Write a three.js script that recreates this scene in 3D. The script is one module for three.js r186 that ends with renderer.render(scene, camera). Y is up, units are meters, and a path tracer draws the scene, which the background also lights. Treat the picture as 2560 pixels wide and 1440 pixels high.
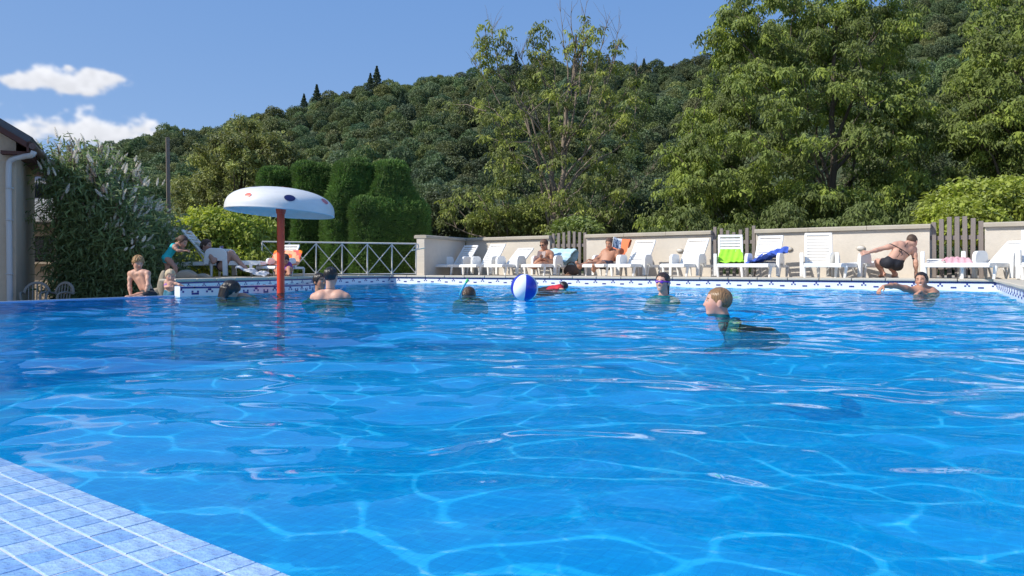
import * as THREE from 'three';
import { mergeGeometries } from 'three/addons/utils/BufferGeometryUtils.js';
import { RoundedBoxGeometry } from 'three/addons/geometries/RoundedBoxGeometry.js';

// ------------------------------------------------------------------ camera, sky, sun, exposure
// World: x to the right, y up, z towards the photographer, metres; y = 0 is the still water of the big pool.
const EYE = 0.36, FOCAL = 1930, HORIZON = 668;                     // lens 36 cm above the water
const scene = new THREE.Scene();
const camera = new THREE.PerspectiveCamera(2 * Math.atan(720 / FOCAL) * 180 / Math.PI, 16 / 9, 0.05, 3000);
camera.position.set(0, EYE, 0);
camera.lookAt(0, EYE, -10);
camera.setViewOffset(2560, 1440, 0, 720 - HORIZON, 2560, 1440);    // a level camera with its lens shifted
const renderer = new THREE.WebGLRenderer({ antialias: true });
renderer.toneMapping = THREE.LinearToneMapping;
renderer.toneMappingExposure = 1.24;
renderer.shadowMap.enabled = true;
const SUN = new THREE.Vector3(-0.727, 0.643, 0.237).normalize();
const sun = new THREE.DirectionalLight(new THREE.Color(1, 0.95, 0.87), 4.3);
sun.position.copy(SUN).multiplyScalar(60);
sun.castShadow = true;
sun.shadow.mapSize.set(4096, 4096);
Object.assign(sun.shadow.camera, { left: -40, right: 40, top: 40, bottom: -40, near: 1, far: 160 });
scene.add(sun, sun.target);

// ------------------------------------------------------------------ small helpers
function rng(seed) { let a = seed >>> 0; return () => { a = (a + 0x6d2b79f5) | 0; let t = Math.imul(a ^ (a >>> 15), 1 | a); t = (t + Math.imul(t ^ (t >>> 7), 61 | t)) ^ t; return ((t ^ (t >>> 14)) >>> 0) / 4294967296; }; }
const V = (x, y, z) => new THREE.Vector3(x, y, z);
const lerp = (a, b, t) => a + (b - a) * t, clamp = (x, a = 0, b = 1) => Math.min(b, Math.max(a, x));
const sstep = (a, b, x) => { const t = clamp((x - a) / (b - a)); return t * t * (3 - 2 * t); };
function hash(x, y, z) { let h = Math.imul(x, 374761393) ^ Math.imul(y, 668265263) ^ Math.imul(z, 1274126177); h = Math.imul(h ^ (h >>> 13), 1274126177); return ((h ^ (h >>> 16)) >>> 0) / 4294967296; }
function noise(x, y, z = 0) {
  const i = Math.floor(x), j = Math.floor(y), k = Math.floor(z); let u = x - i, v = y - j, w = z - k;
  u = u * u * (3 - 2 * u); v = v * v * (3 - 2 * v); w = w * w * (3 - 2 * w);
  const f = (a, b, c) => hash(i + a, j + b, k + c);
  return lerp(lerp(lerp(f(0, 0, 0), f(1, 0, 0), u), lerp(f(0, 1, 0), f(1, 1, 0), u), v), lerp(lerp(f(0, 0, 1), f(1, 0, 1), u), lerp(f(0, 1, 1), f(1, 1, 1), u), v), w);
}
function fbm(x, y, z = 0, o = 5) { let s = 0, a = 0.5, t = 0; for (let i = 0; i < o; i++) { s += a * noise(x, y, z); t += a; x = x * 2.03 + 7.1; y = y * 2.03 + 3.7; z = z * 2.03 + 1.3; a *= 0.5; } return s / t; }
// the place of a thing seen at photo pixel (x, y) and d metres away, used once while laying the place out
const at = (x, y, d) => V((x - 1280) / FOCAL * d, EYE + (HORIZON - y) / FOCAL * d, -d);
const atGround = (x, d, y = 0) => V((x - 1280) / FOCAL * d, y, -d);
const used = {};
function numbered(n) { const k = used[n] = (used[n] ?? -1) + 1; return k ? `${n}_${String(k).padStart(3, '0')}` : n; }
function tag(o, label, category, group, kind) { if (label) o.userData.label = label; if (category) o.userData.category = category; if (group) o.userData.group = group; if (kind) o.userData.kind = kind; return o; }
function thing(name, label, category, p = V(0, 0, 0), turn = 0, group) { const o = new THREE.Group(); o.name = numbered(name); o.position.copy(p); o.rotation.y = turn; scene.add(o); return tag(o, label, category, group); }
function part(name, geo, mat, parent, label) { const m = new THREE.Mesh(Array.isArray(geo) ? merge(geo) : geo, mat); m.name = numbered(name); m.castShadow = m.receiveShadow = true; parent.add(m); if (label) m.userData.label = label; return m; }
function struct(name, geo, mat, label) { const m = part(name, geo, mat, scene); m.userData.kind = 'structure'; if (label) m.userData.label = label; return m; }
function dup(o, label, p, turn) { const c = o.clone(); c.name = numbered(o.name.replace(/_\d{3}$/, '')); c.userData = { ...o.userData, label }; if (p) c.position.copy(p); if (turn !== undefined) c.rotation.y = turn; scene.add(c); return c; }
function merge(list) {
  const keep = ['position', 'normal', 'uv'];
  return mergeGeometries(list.map((g) => { let h = g.index ? g.toNonIndexed() : g.clone(); for (const k of Object.keys(h.attributes)) if (!keep.includes(k)) h.deleteAttribute(k); if (!h.attributes.uv) h.setAttribute('uv', new THREE.BufferAttribute(new Float32Array(h.attributes.position.count * 2), 2)); return h; }));
}
function box(w, h, d, x = 0, y = 0, z = 0, r = 0) { const g = r ? new RoundedBoxGeometry(w, h, d, 2, r) : new THREE.BoxGeometry(w, h, d); return g.translate(x, y, z); }
function bar(a, b, r, r2 = r, n = 8) { const d = b.clone().sub(a), g = new THREE.CylinderGeometry(r2, r, d.length(), n, 1); g.translate(0, d.length() / 2, 0); g.applyQuaternion(new THREE.Quaternion().setFromUnitVectors(V(0, 1, 0), d.normalize())); return g.translate(a.x, a.y, a.z); }
function tube(pts, r, seg = 24, n = 8) { return new THREE.TubeGeometry(new THREE.CatmullRomCurve3(pts), seg, r, n, false); }
// a beam with a rectangular section between two ground points
function wallBox(a, b, y0, y1, thick, side = 0) { const d = V(b.x - a.x, 0, b.z - a.z), L = d.length(); const g = new THREE.BoxGeometry(L, y1 - y0, thick); const uv = g.attributes.uv, ps = g.attributes.position; for (let i = 0; i < uv.count; i++) uv.setXY(i, ps.getX(i), ps.getY(i)); g.translate(L / 2, (y0 + y1) / 2, side * thick / 2); g.rotateY(-Math.atan2(d.z, d.x)); return g.translate(a.x, 0, a.z); }
function meshGeo(pos, idx, nor, col, uv) { const g = new THREE.BufferGeometry(); g.setAttribute('position', new THREE.BufferAttribute(pos instanceof Float32Array ? pos : new Float32Array(pos), 3)); g.setIndex(new THREE.BufferAttribute(idx instanceof Uint32Array ? idx : new Uint32Array(idx), 1)); if (nor) g.setAttribute('normal', new THREE.BufferAttribute(nor instanceof Float32Array ? nor : new Float32Array(nor), 3)); else g.computeVertexNormals(); if (col) g.setAttribute('color', new THREE.BufferAttribute(new Float32Array(col), 3)); if (uv) g.setAttribute('uv', new THREE.BufferAttribute(uv instanceof Float32Array ? uv : new Float32Array(uv), 2)); return g; }
const rgb = (r, g, b) => new THREE.Color().setRGB(r, g, b);
const std = (c, roughness = 0.7, more = {}) => new THREE.MeshStandardMaterial({ color: rgb(...c), roughness, ...more });
const phy = (c, roughness = 0.7, more = {}) => new THREE.MeshPhysicalMaterial({ color: rgb(...c), roughness, ...more });
function tex(w, h, f, srgb = false) { const d = new Uint8Array(w * h * 4); for (let y = 0; y < h; y++) for (let x = 0; x < w; x++) { const c = f(x / w, y / h, x, y), o = (y * w + x) * 4; for (let k = 0; k < 3; k++) d[o + k] = clamp(c[k]) * 255; d[o + 3] = 255; } const t = new THREE.DataTexture(d, w, h); t.wrapS = t.wrapT = THREE.RepeatWrapping; t.magFilter = t.minFilter = THREE.LinearFilter; if (srgb) t.colorSpace = THREE.SRGBColorSpace; t.needsUpdate = true; return t; }
const rep = (t, x, y) => { const c = t.clone(); c.repeat.set(x, y); c.needsUpdate = true; return c; };
// tiling noise for wear and grain
const tileNoise = (u, v, n, o, z) => { let s = 0, a = 0.5, t = 0; for (let i = 0; i < o; i++) { const N = n << i, x = u * N, y = v * N, xi = Math.floor(x), yi = Math.floor(y); let fx = x - xi, fy = y - yi; fx = fx * fx * (3 - 2 * fx); fy = fy * fy * (3 - 2 * fy); const h = (p, q) => hash((p + N) % N, (q + N) % N, z + i * 17); s += a * lerp(lerp(h(xi, yi), h(xi + 1, yi), fx), lerp(h(xi, yi + 1), h(xi + 1, yi + 1), fx), fy); t += a; a *= 0.5; } return s / t; };
const grime = tex(512, 512, (u, v) => { const n = tileNoise(u, v, 4, 6, 3), k = 0.82 + 0.3 * (n - 0.5) + 0.06 * tileNoise(u, v, 64, 2, 9); return [k, k * 0.99, k * 0.97]; });
const grain = tex(256, 256, (u, v) => { const n = tileNoise(u, v, 32, 3, 5); return [n, n, n]; });

// ------------------------------------------------------------------ the sky: clear summer air with a few small clouds
{
  const W = 3072, H = 1536, data = new Float32Array(W * H * 4), deg = 180 / Math.PI;
  const blobs = [];                                                // fair-weather cumulus: [azimuth from straight ahead, elevation, half width, half height]
  const cloud = (x, y, w, h) => { const az = Math.atan((x - 1280) / FOCAL) * deg, el = Math.atan((HORIZON - y) / FOCAL * Math.cos(az / deg)) * deg; blobs.push([az, el, w / FOCAL * deg * 0.8, h / FOCAL * deg * 0.9]); };
  cloud(40, 205, 62, 17); cloud(95, 196, 62, 26); cloud(160, 213, 78, 26); cloud(245, 208, 62, 24); cloud(235, 180, 46, 15); cloud(290, 195, 22, 12); cloud(210, 230, 40, 9); cloud(170, 168, 12, 7);
  cloud(40, 345, 70, 32); cloud(110, 318, 66, 32); cloud(190, 330, 74, 34); cloud(260, 332, 66, 30); cloud(345, 322, 56, 24); cloud(330, 350, 90, 26); cloud(-60, 350, 90, 46);
  const r = rng(77);
  for (let i = 0; i < 26; i++) { const az = 45 + r() * 270, el = 6 + r() * r() * 26, w = 3 + r() * 5; for (let k = 0; k < 6; k++) blobs.push([az + (r() - 0.5) * w * 1.8, el + (r() - 0.5) * w * 0.35, w * (0.4 + r() * 0.4), w * (0.16 + r() * 0.16)]); }
  for (let y = 0; y < H; y++) {
    const el = ((y + 0.5) / H - 0.5) * 180, ce = Math.cos(el / deg), sy = Math.sin(el / deg);
    const near = el > -1 && el < 42 ? blobs.filter((b) => Math.abs(b[1] - el) < b[3] * 2.2 + 0.5) : [];
    for (let x = 0; x < W; x++) {
      const a = ((x + 0.5) / W - 0.5) * 360, dx = Math.cos(a / deg) * ce, dz = Math.sin(a / deg) * ce;
      const cs = dx * SUN.x + sy * SUN.y + dz * SUN.z, e = Math.max(el, 0);
      const low = Math.exp(-e / 11), glow = Math.pow(Math.max(0, cs * 0.5 + 0.5), 5) * 0.34 + Math.pow(Math.max(0, cs), 24) * 0.5;
      let c = [lerp(0.094, 0.345, low), lerp(0.226, 0.51, low), lerp(0.525, 0.74, low)];
      c = [lerp(c[0], 0.58, glow), lerp(c[1], 0.70, glow), lerp(c[2], 0.85, glow)];
      if (near.length) {
        let az = a + 90; if (az > 180) az -= 360;                    // straight ahead (-z) is azimuth 0
        let d = 0, top = 0;
        for (const b of near) { let q = az - b[0]; if (q > 180) q -= 360; if (q < -180) q += 360; q /= b[2]; if (q * q > 5) continue; const p = (el - b[1]) / b[3], v = Math.exp(-(q * q + p * p * (p < 0 ? 1.5 : 1)) * 1.1); d += v; top += v * p; }
        if (d > 0.02) {
          const n = fbm(az * 0.8 + 50, el * 1.3, 4, 6), m = fbm(az * 2.7, el * 3.6, 9, 5), dens = 0.94 * sstep(0.36, 1.25, d * 1.05 + (n - 0.5) * 2.3 + (m - 0.5) * 1.0), lit = clamp(0.86 + top / d * 0.10 + (m - 0.5) * 0.22, 0.66, 1.03);
          c = [lerp(c[0], 0.80 * lit, dens), lerp(c[1], 0.81 * lit, dens), lerp(c[2], 0.84 * lit + 0.01, dens)];
        }
      }
      const o = (y * W + x) * 4; data[o] = c[0]; data[o + 1] = c[1]; data[o + 2] = c[2]; data[o + 3] = 1;
    }
  }
  const t = new THREE.DataTexture(data, W, H, THREE.RGBAFormat, THREE.FloatType);
  t.mapping = THREE.EquirectangularReflectionMapping; t.magFilter = t.minFilter = THREE.LinearFilter; t.needsUpdate = true;
  scene.background = t; scene.environment = t;
}
// ------------------------------------------------------------------ the pool: p runs along the far edge, q across, from the corner by the photographer
const CORNER = [0.83, 0.03], UX = 0.874, UD = -0.486, VX = 0.486, VD = 0.874, FAR_Q = 13.12, DECK = 0.184;
const pq = (p, q, y = 0) => V(CORNER[0] + p * UX + q * VX, y, -(CORNER[1] + p * UD + q * VD));
const xd = (x, d, y = 0) => V(x, y, -d);
const M = {
  plaster: std([0.755, 0.69, 0.60], 0.9, { map: rep(grime, 0.35, 0.35), bumpMap: rep(grain, 3, 3), bumpScale: 0.003 }),
  cap: std([0.50, 0.45, 0.37], 0.92, { map: rep(grime, 0.8, 0.8) }),
  coping: std([0.62, 0.56, 0.46], 0.85, { map: rep(grime, 0.7, 0.7) }),
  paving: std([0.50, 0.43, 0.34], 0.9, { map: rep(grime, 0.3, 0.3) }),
  shadePaving: std([0.20, 0.19, 0.17], 0.9, { map: rep(grime, 0.3, 0.3) }),  // darkened copy of the paving, shade put into its base colour
  earth: std([0.085, 0.075, 0.04], 1, { map: rep(grime, 0.2, 0.2) }),
  whitePlastic: phy([0.80, 0.79, 0.76], 0.38, { clearcoat: 0.15, clearcoatRoughness: 0.4 }),
  whiteTile: phy([0.78, 0.79, 0.80], 0.25),
  blueTile: phy([0.028, 0.04, 0.22], 0.25),
  floorTile: phy([0.42, 0.78, 0.965], 0.35),
  floorGrout: std([0.37, 0.72, 0.94], 0.9),
  poolWall: std([0.15, 0.72, 0.95], 0.5),
  ledgeGrout: std([0.54, 0.58, 0.64], 0.8),
  paleRail: std([0.62, 0.60, 0.55], 0.6),
  wood: std([0.235, 0.205, 0.19], 0.9, { map: tex(128, 256, (u, v) => { const n = tileNoise(u, v * 0.25, 32, 3, 21), k = 0.62 + 0.6 * n; return [k, k * 0.98, k * 0.96]; }) }),
};
for (const m of [M.plaster, M.cap]) m.name = 'wall_render';

// waves: one random sea of sines, periodic over 8 m, shared by the surface and its painted caustic net
const SEA = 8, waves = [];
{
  const r = rng(5);
  for (let i = 0; i < 96; i++) {
    const lambda = 0.13 * Math.pow(11, Math.pow(r(), 0.95)), th = r() < 0.4 ? Math.PI / 2 + (r() - 0.5) * 1.6 : r() * Math.PI * 2;
    let nx = Math.round(SEA / lambda * Math.cos(th)), nz = Math.round(SEA / lambda * Math.sin(th)); if (!nx && !nz) nx = 3;
    const kx = nx * 2 * Math.PI / SEA, kz = nz * 2 * Math.PI / SEA, k = Math.hypot(kx, kz);
    waves.push([kx, kz, 0.0096 / k * (0.5 + r()), r() * 6.283, k]);
  }
}
function sea(x, z, out) { let h = 0, gx = 0, gz = 0; for (const w of waves) { const a = w[0] * x + w[1] * z + w[3], c = w[2] * Math.cos(a); h += w[2] * Math.sin(a); gx += w[0] * c; gz += w[1] * c; } out[0] = h; out[1] = gx; out[2] = gz; }
// caustic net computed from the waves and painted into the water sheet's colour map
const causticTint = (() => {
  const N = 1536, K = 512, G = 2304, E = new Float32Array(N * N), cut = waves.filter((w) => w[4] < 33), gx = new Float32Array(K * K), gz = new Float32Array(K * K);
  const F = 0.95 / Math.sqrt(cut.reduce((s, w) => s + 0.5 * (w[2] * w[4] * w[4]) ** 2, 0));   // shift strength that sharpens the painted net of light
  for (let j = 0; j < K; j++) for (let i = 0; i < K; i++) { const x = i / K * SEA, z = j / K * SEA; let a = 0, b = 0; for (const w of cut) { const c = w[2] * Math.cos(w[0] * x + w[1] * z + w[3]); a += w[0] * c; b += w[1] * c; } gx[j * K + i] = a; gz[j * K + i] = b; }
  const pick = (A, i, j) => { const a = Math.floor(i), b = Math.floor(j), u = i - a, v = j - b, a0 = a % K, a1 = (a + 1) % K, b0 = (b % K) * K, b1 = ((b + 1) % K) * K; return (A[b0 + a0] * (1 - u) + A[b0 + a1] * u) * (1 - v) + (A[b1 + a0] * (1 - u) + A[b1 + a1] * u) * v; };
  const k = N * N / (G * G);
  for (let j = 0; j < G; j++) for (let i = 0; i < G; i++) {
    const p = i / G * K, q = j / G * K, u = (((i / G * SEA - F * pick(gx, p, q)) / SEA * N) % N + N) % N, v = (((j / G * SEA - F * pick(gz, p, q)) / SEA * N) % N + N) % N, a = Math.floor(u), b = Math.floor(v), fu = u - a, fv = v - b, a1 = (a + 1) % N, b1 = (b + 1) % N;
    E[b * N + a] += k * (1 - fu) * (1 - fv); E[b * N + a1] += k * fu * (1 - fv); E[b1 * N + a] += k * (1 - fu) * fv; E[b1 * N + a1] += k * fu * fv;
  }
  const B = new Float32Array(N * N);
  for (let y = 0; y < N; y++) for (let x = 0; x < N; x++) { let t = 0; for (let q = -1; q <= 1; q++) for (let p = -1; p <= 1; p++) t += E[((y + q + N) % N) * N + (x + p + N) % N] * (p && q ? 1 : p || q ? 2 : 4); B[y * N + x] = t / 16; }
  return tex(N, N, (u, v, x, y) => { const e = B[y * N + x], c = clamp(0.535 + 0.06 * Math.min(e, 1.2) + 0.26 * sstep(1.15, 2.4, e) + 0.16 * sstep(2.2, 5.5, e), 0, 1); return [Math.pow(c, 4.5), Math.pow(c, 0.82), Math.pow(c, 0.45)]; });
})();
M.water = new THREE.MeshPhysicalMaterial({ color: rgb(0.90, 0.97, 1.0), specularIntensity: 0.64, map: rep(causticTint, 2, 2), roughness: 0.01, transmission: 1, thickness: 0, ior: 1.333, bumpScale: 0.003, bumpMap: rep(tex(512, 512, (u, v) => { let s = 0; for (const [a, b, p] of [[5, 3, 0], [-4, 6, 1], [7, -2, 2], [2, 8, 3], [-9, 5, 4], [11, 4, 5], [3, -11, 0.6], [-8, -9, 1.7], [13, -7, 2.2]]) s += Math.sin((a * u + b * v) * 6.28318 + p) / Math.hypot(a, b); const n = 0.5 + 0.35 * s / 1.0; return [n, n, n]; }), 7, 7) });  // colour map holds the painted caustic net, which the sun casts on the floor
{
  const left = (q) => q < 5.8 ? -8.95 : q < 8.69 ? lerp(-8.95, -9.42, (q - 5.8) / 2.89) : q < 11.18 ? lerp(-9.42, -11.55, (q - 8.69) / 2.49) : -11.55;
  const RINGS = [[578, 9.3], [828, 9.0], [800, 10.3], [1173, 10.2], [1395, 12.7], [1311, 8.6, 0.006], [1656, 9.8], [1810, 5.8, 0.010], [1860, 5.9, 0.008], [2310, 10.6], [2205, 10.3], [702, 10.7, 0.004]].map(([x, d, a]) => [(x - 1280) / FOCAL * d, -d, a ?? 0.009, 0.16]);
  const NA = 760, NB = 660, pos = new Float32Array(NA * NB * 3), nor = new Float32Array(NA * NB * 3), uv = new Float32Array(NA * NB * 2), idx = new Uint32Array((NA - 1) * (NB - 1) * 6), o = [0, 0, 0];
  for (let i = 0, k = 0; i < NA; i++) for (let j = 0; j < NB; j++, k++) {
    const s = Math.pow(i / (NA - 1), 1.5), p0 = lerp(0.1, -8.95, s), q0 = Math.max(-0.163 * p0, -0.02) + 0.004, q = lerp(q0, FAR_Q + 0.02, Math.pow(j / (NB - 1), 1.6)), p = p0 + (left(q) + 8.95) * s, w = pq(p, q);
    sea(w.x, w.z, o);
    for (const [rx, rz, ra, rl] of RINGS) { const dx = w.x - rx, dz = w.z - rz, d = Math.hypot(dx, dz) + 1e-4; if (d > 1.6) continue; const k = 6.2832 / rl, A = ra * Math.exp(-d * 2.2) * sstep(0, 0.12, d), ph = k * d + 5 * noise(dx * 2 + 9, dz * 2, rx); o[0] += A * Math.sin(ph); const g = A * k * Math.cos(ph); o[1] += g * dx / d; o[2] += g * dz / d; }
    const calm = sstep(0, 0.25, q + 0.163 * p) * sstep(-0.01, 0.5, p - left(q)), n = V(-o[1] * calm, 1, -o[2] * calm).normalize();
    pos[k * 3] = w.x; pos[k * 3 + 1] = o[0] * calm; pos[k * 3 + 2] = w.z; n.toArray(nor, k * 3); uv[k * 2] = w.x / SEA; uv[k * 2 + 1] = w.z / SEA;
  }
  for (let i = 0, t = 0; i < NA - 1; i++) for (let j = 0; j < NB - 1; j++) { const a = i * NB + j; idx.set([a, a + 1, a + NB, a + 1, a + NB + 1, a + NB], t); t += 6; }
  struct('pool_water', meshGeo(pos, idx, nor, null, uv), M.water, 'rippled blue water of the large pool with a caustic net painted into its tint');
  // added translucent sheet below the surface, standing in for light scattered in the water
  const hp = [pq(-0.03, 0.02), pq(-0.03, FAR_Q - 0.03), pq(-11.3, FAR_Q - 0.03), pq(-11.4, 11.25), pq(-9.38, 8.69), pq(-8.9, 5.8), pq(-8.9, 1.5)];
  struct('scatter_veil', (() => { const g = new THREE.ShapeGeometry(new THREE.Shape(hp.map((p) => new THREE.Vector2(p.x, -p.z)))); return g.rotateX(-Math.PI / 2).translate(0, -0.11, 0); })(), std([0.0, 0.62, 0.97], 1, { transparent: true, opacity: 0.36 }), 'added blue sheet standing in for light scattered in the large pool');
}
// floor of mosaic tiles and the walls under water
const FLOOR = -0.8;
{
  const f = struct('pool_floor', new THREE.BoxGeometry(13, 0.1, 15).rotateY(-0.5074 + 0).translate(pq(-5.5, 6.6).x, FLOOR - 0.0452, pq(-5.5, 6.6).z), M.floorGrout, 'blue mosaic tiled floor of the pool');
  const T = 0.055, g = new RoundedBoxGeometry(T - 0.0028, 0.012, T - 0.0028, 1, 0.001), turn = new THREE.Quaternion().setFromAxisAngle(V(0, 1, 0), -0.5074), r = rng(9);
  const tones = [0, 1, 2, 3].map((k) => phy([0.41, 0.77 + 0.008 * k, 0.958 + 0.003 * k], 0.35));
  const all = [];
  for (let i = -150; i < 2; i++) for (let j = -2; j < 240; j++) { const p = i * T, q = j * T; if (p > 0.02 || p < -9.2 || q < -0.163 * p - 0.1 || q > FAR_Q) continue; const w = pq(p, q, FLOOR), d = -w.z, sx = w.x / Math.max(d, 0.1) * FOCAL, near = d > 2.6 && Math.abs(sx) < 1300 ? d : 99 + Math.hypot(w.x, d); all.push([near, w]); }
  all.sort((a, b) => a[0] - b[0]);
  all.slice(0, 300).forEach(([, w], i) => { const m = part('tile', g, tones[Math.floor(r() * 4)], f); m.position.copy(w); m.quaternion.copy(turn); });
  const rest = all.slice(300), im = new THREE.InstancedMesh(g, M.floorTile, rest.length), m4 = new THREE.Matrix4(), c = rgb(1, 1, 1), one = V(1, 1, 1);
  rest.forEach(([, w], i) => { im.setMatrixAt(i, m4.compose(w, turn, one)); const k = 0.93 + 0.14 * r(); im.setColorAt(i, c.setRGB(k, k, k)); });
  im.name = 'tile_field'; im.userData.kind = 'stuff'; f.add(im);
  const walls = [[pq(0.04, -0.3), pq(0.04, FAR_Q)], [pq(0.3, FAR_Q + 0.01), pq(-11.4, FAR_Q + 0.01)], [pq(-11.37, FAR_Q), xd(-3.83, 15.4)], [pq(-9.05, 1.4), pq(-8.98, 5.8)]].map(([a, b]) => wallBox(a, b, FLOOR - 0.1, -0.012, 0.06));
  struct('pool_wall', merge(walls), M.poolWall, 'blue tiled side walls of the pool under water');
}
// the wet tiled ledge in the near corner
{
  const ex = V(-0.785, 0, -0.62).normalize(), ez = V(-0.62, 0, 0.785).normalize(), turn = -Math.atan2(ex.z, ex.x), o = pq(0, 0);
  const spot = (x, z, y) => V(o.x + ex.x * x + ez.x * z, y, o.z + ex.z * x + ez.z * z);
  const base = struct('pool_ledge', (() => { const g = new THREE.ExtrudeGeometry(new THREE.Shape([spot(-0.02, 0, 0), spot(9.3, 0, 0), spot(9.3, 2.5, 0), spot(-0.02, 2.5, 0)].map((p) => new THREE.Vector2(p.x, -p.z))), { depth: 0.8, bevelEnabled: false }); return g.rotateX(-Math.PI / 2).translate(0, -0.796, 0); })(), M.ledgeGrout, 'wet pale blue tiled edge with white joints beside the water');
  const bump = tex(256, 256, (u, v) => { const n = tileNoise(u, v, 6, 4, 31); return [n, n, n]; });
  const mottle = tex(256, 256, (u, v) => { const n = tileNoise(u, v, 3, 5, 33), k = 0.66 + 0.62 * n; return [k * 1.02, k, 0.8 + 0.25 * n]; });
  const mats = [[0.33, 0.55, 0.87], [0.29, 0.51, 0.85], [0.37, 0.58, 0.88], [0.24, 0.46, 0.83], [0.40, 0.60, 0.88]].map((c, i) => phy(c, 0.22, { clearcoat: 0.6, clearcoatRoughness: 0.08, map: mottle, bumpMap: bump, bumpScale: 0.002 }));
  const TX = 0.05, TZ = 0.044, r = rng(15), variants = [0, 1, 2].map((k) => new RoundedBoxGeometry(TX - 0.0022, 0.012, TZ - 0.0030, 2, 0.0012).rotateZ((k - 1) * 0.006).rotateX((k - 1) * 0.008));
  const cells = [];
  for (let i = 0; i < 60; i++) for (let j = 0; j < 14; j++) cells.push([i, j]);
  const score = ([i, j]) => Math.abs(i * TX - 1.45) * 0.9 + j * TZ * 1.6;
  cells.sort((a, b) => score(a) - score(b));
  const rest = [];
  cells.forEach(([i, j], k) => {
    const x = (i + 0.5) * TX + (r() - 0.5) * 0.001, z = (j + 0.5) * TZ - 0.0022, y = -0.0012 + r() * 0.0008, m = mats[Math.min(4, Math.floor(r() * 5))];
    if (k < 290) { const t = part('tile', variants[Math.floor(r() * 3)], m, base); t.position.copy(spot(x, z, y)); t.rotation.y = turn; } else rest.push(spot(x, z, y));
  });
  const im = new THREE.InstancedMesh(variants[1], mats[0], rest.length), m4 = new THREE.Matrix4();
  rest.forEach((q, i) => im.setMatrixAt(i, m4.makeRotationY(turn).setPosition(q)));
  im.name = 'tile_field'; im.userData.kind = 'stuff'; base.add(im);
}

// ground: one sheet to the horizon (its hollow for the pool is under the decks and the hill), deck slabs and copings
struct('ground', (() => { const s = new THREE.Shape([[-900, -900], [900, -900], [900, 900], [-900, 900]].map((a) => new THREE.Vector2(...a))); s.holes.push(new THREE.Path([pq(0.2, -1), pq(0.2, FAR_Q + 0.1), pq(-12.2, FAR_Q + 0.1), pq(-12.2, 7), pq(-9.3, 5), pq(-9.3, -1)].map((p) => new THREE.Vector2(p.x, -p.z)))); return new THREE.ShapeGeometry(s).rotateX(-Math.PI / 2).translate(0, -0.5, 0); })(), M.earth, 'bare earth and grass around the pool');
const slab = (name, pts, y, mat, label, depth = 0.34) => struct(name, (() => { const g = new THREE.ExtrudeGeometry(new THREE.Shape(pts.map((p) => new THREE.Vector2(p.x, -p.z))), { depth, bevelEnabled: false }).rotateX(-Math.PI / 2).translate(0, y - depth, 0); return g; })(), mat, label);
const F0 = pq(-11.33, FAR_Q), C0 = pq(0, FAR_Q);
const G0 = xd(-3.8, 15.4), B0 = xd(-4.95, 11.3);
slab('pool_deck', [pq(-11.33, FAR_Q + 0.3), pq(0.3, FAR_Q + 0.3), pq(0.3, -4), pq(9, -4), pq(9, FAR_Q + 6), pq(-10, FAR_Q + 8), xd(-5.9, 18), xd(-6.0, 13.2), xd(-5.02, 11.55), xd(-4.1, 15.4)], DECK - 0.012, M.paving, 'sunlit cream paved deck round the pool');
slab('side_terrace', [xd(-4.35, 9.6), xd(-5.05, 11.5), xd(-6.02, 13.2), xd(-6.0, 19), xd(-30, 19), xd(-30, 2), xd(-8.7, 2), xd(-6.6, 5.4)], -0.46, M.shadePaving, 'paved ground left of the pool with shade put into its colour', 0.3);
function copingRun(a, b, name, label, w = 0.3, y = DECK) {
  const base = thing(name, label, null, a); base.userData.kind = 'structure';
  const d = b.clone().sub(a), L = d.length(), n = Math.round(L / 0.5), s = L / n, turn = -Math.atan2(d.z, d.x), r = rng(n * 7);
  const g = [0, 1, 2].map(() => new RoundedBoxGeometry(s - 0.008, 0.045, w, 2, 0.014));
  for (let i = 0; i < n; i++) { const m = part('coping_stone', g[i % 3], M.coping, base), k = V((i + 0.5) * s, y - 0.02 + (r() - 0.5) * 0.004, w / 2 - 0.035); m.position.copy(k.applyAxisAngle(V(0, 1, 0), turn)).setY(k.y); m.rotation.y = turn; }
  return base;
}
// copings stand behind the water line: local +z is on the left of a -> b seen from above turned by -90 degrees, so runs go right to left
copingRun(C0, F0, 'far_coping', 'long pale stone coping along the far pool edge');
copingRun(pq(0, -0.6), C0.clone(), 'side_coping', 'pale stone coping along the right pool edge');
copingRun(F0.clone(), G0.clone(), 'corner_coping', 'short stone coping in the far left pool corner');
copingRun(G0.clone(), B0.clone(), 'small_pool_coping', 'shaded stone coping behind the shallow pool');
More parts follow.
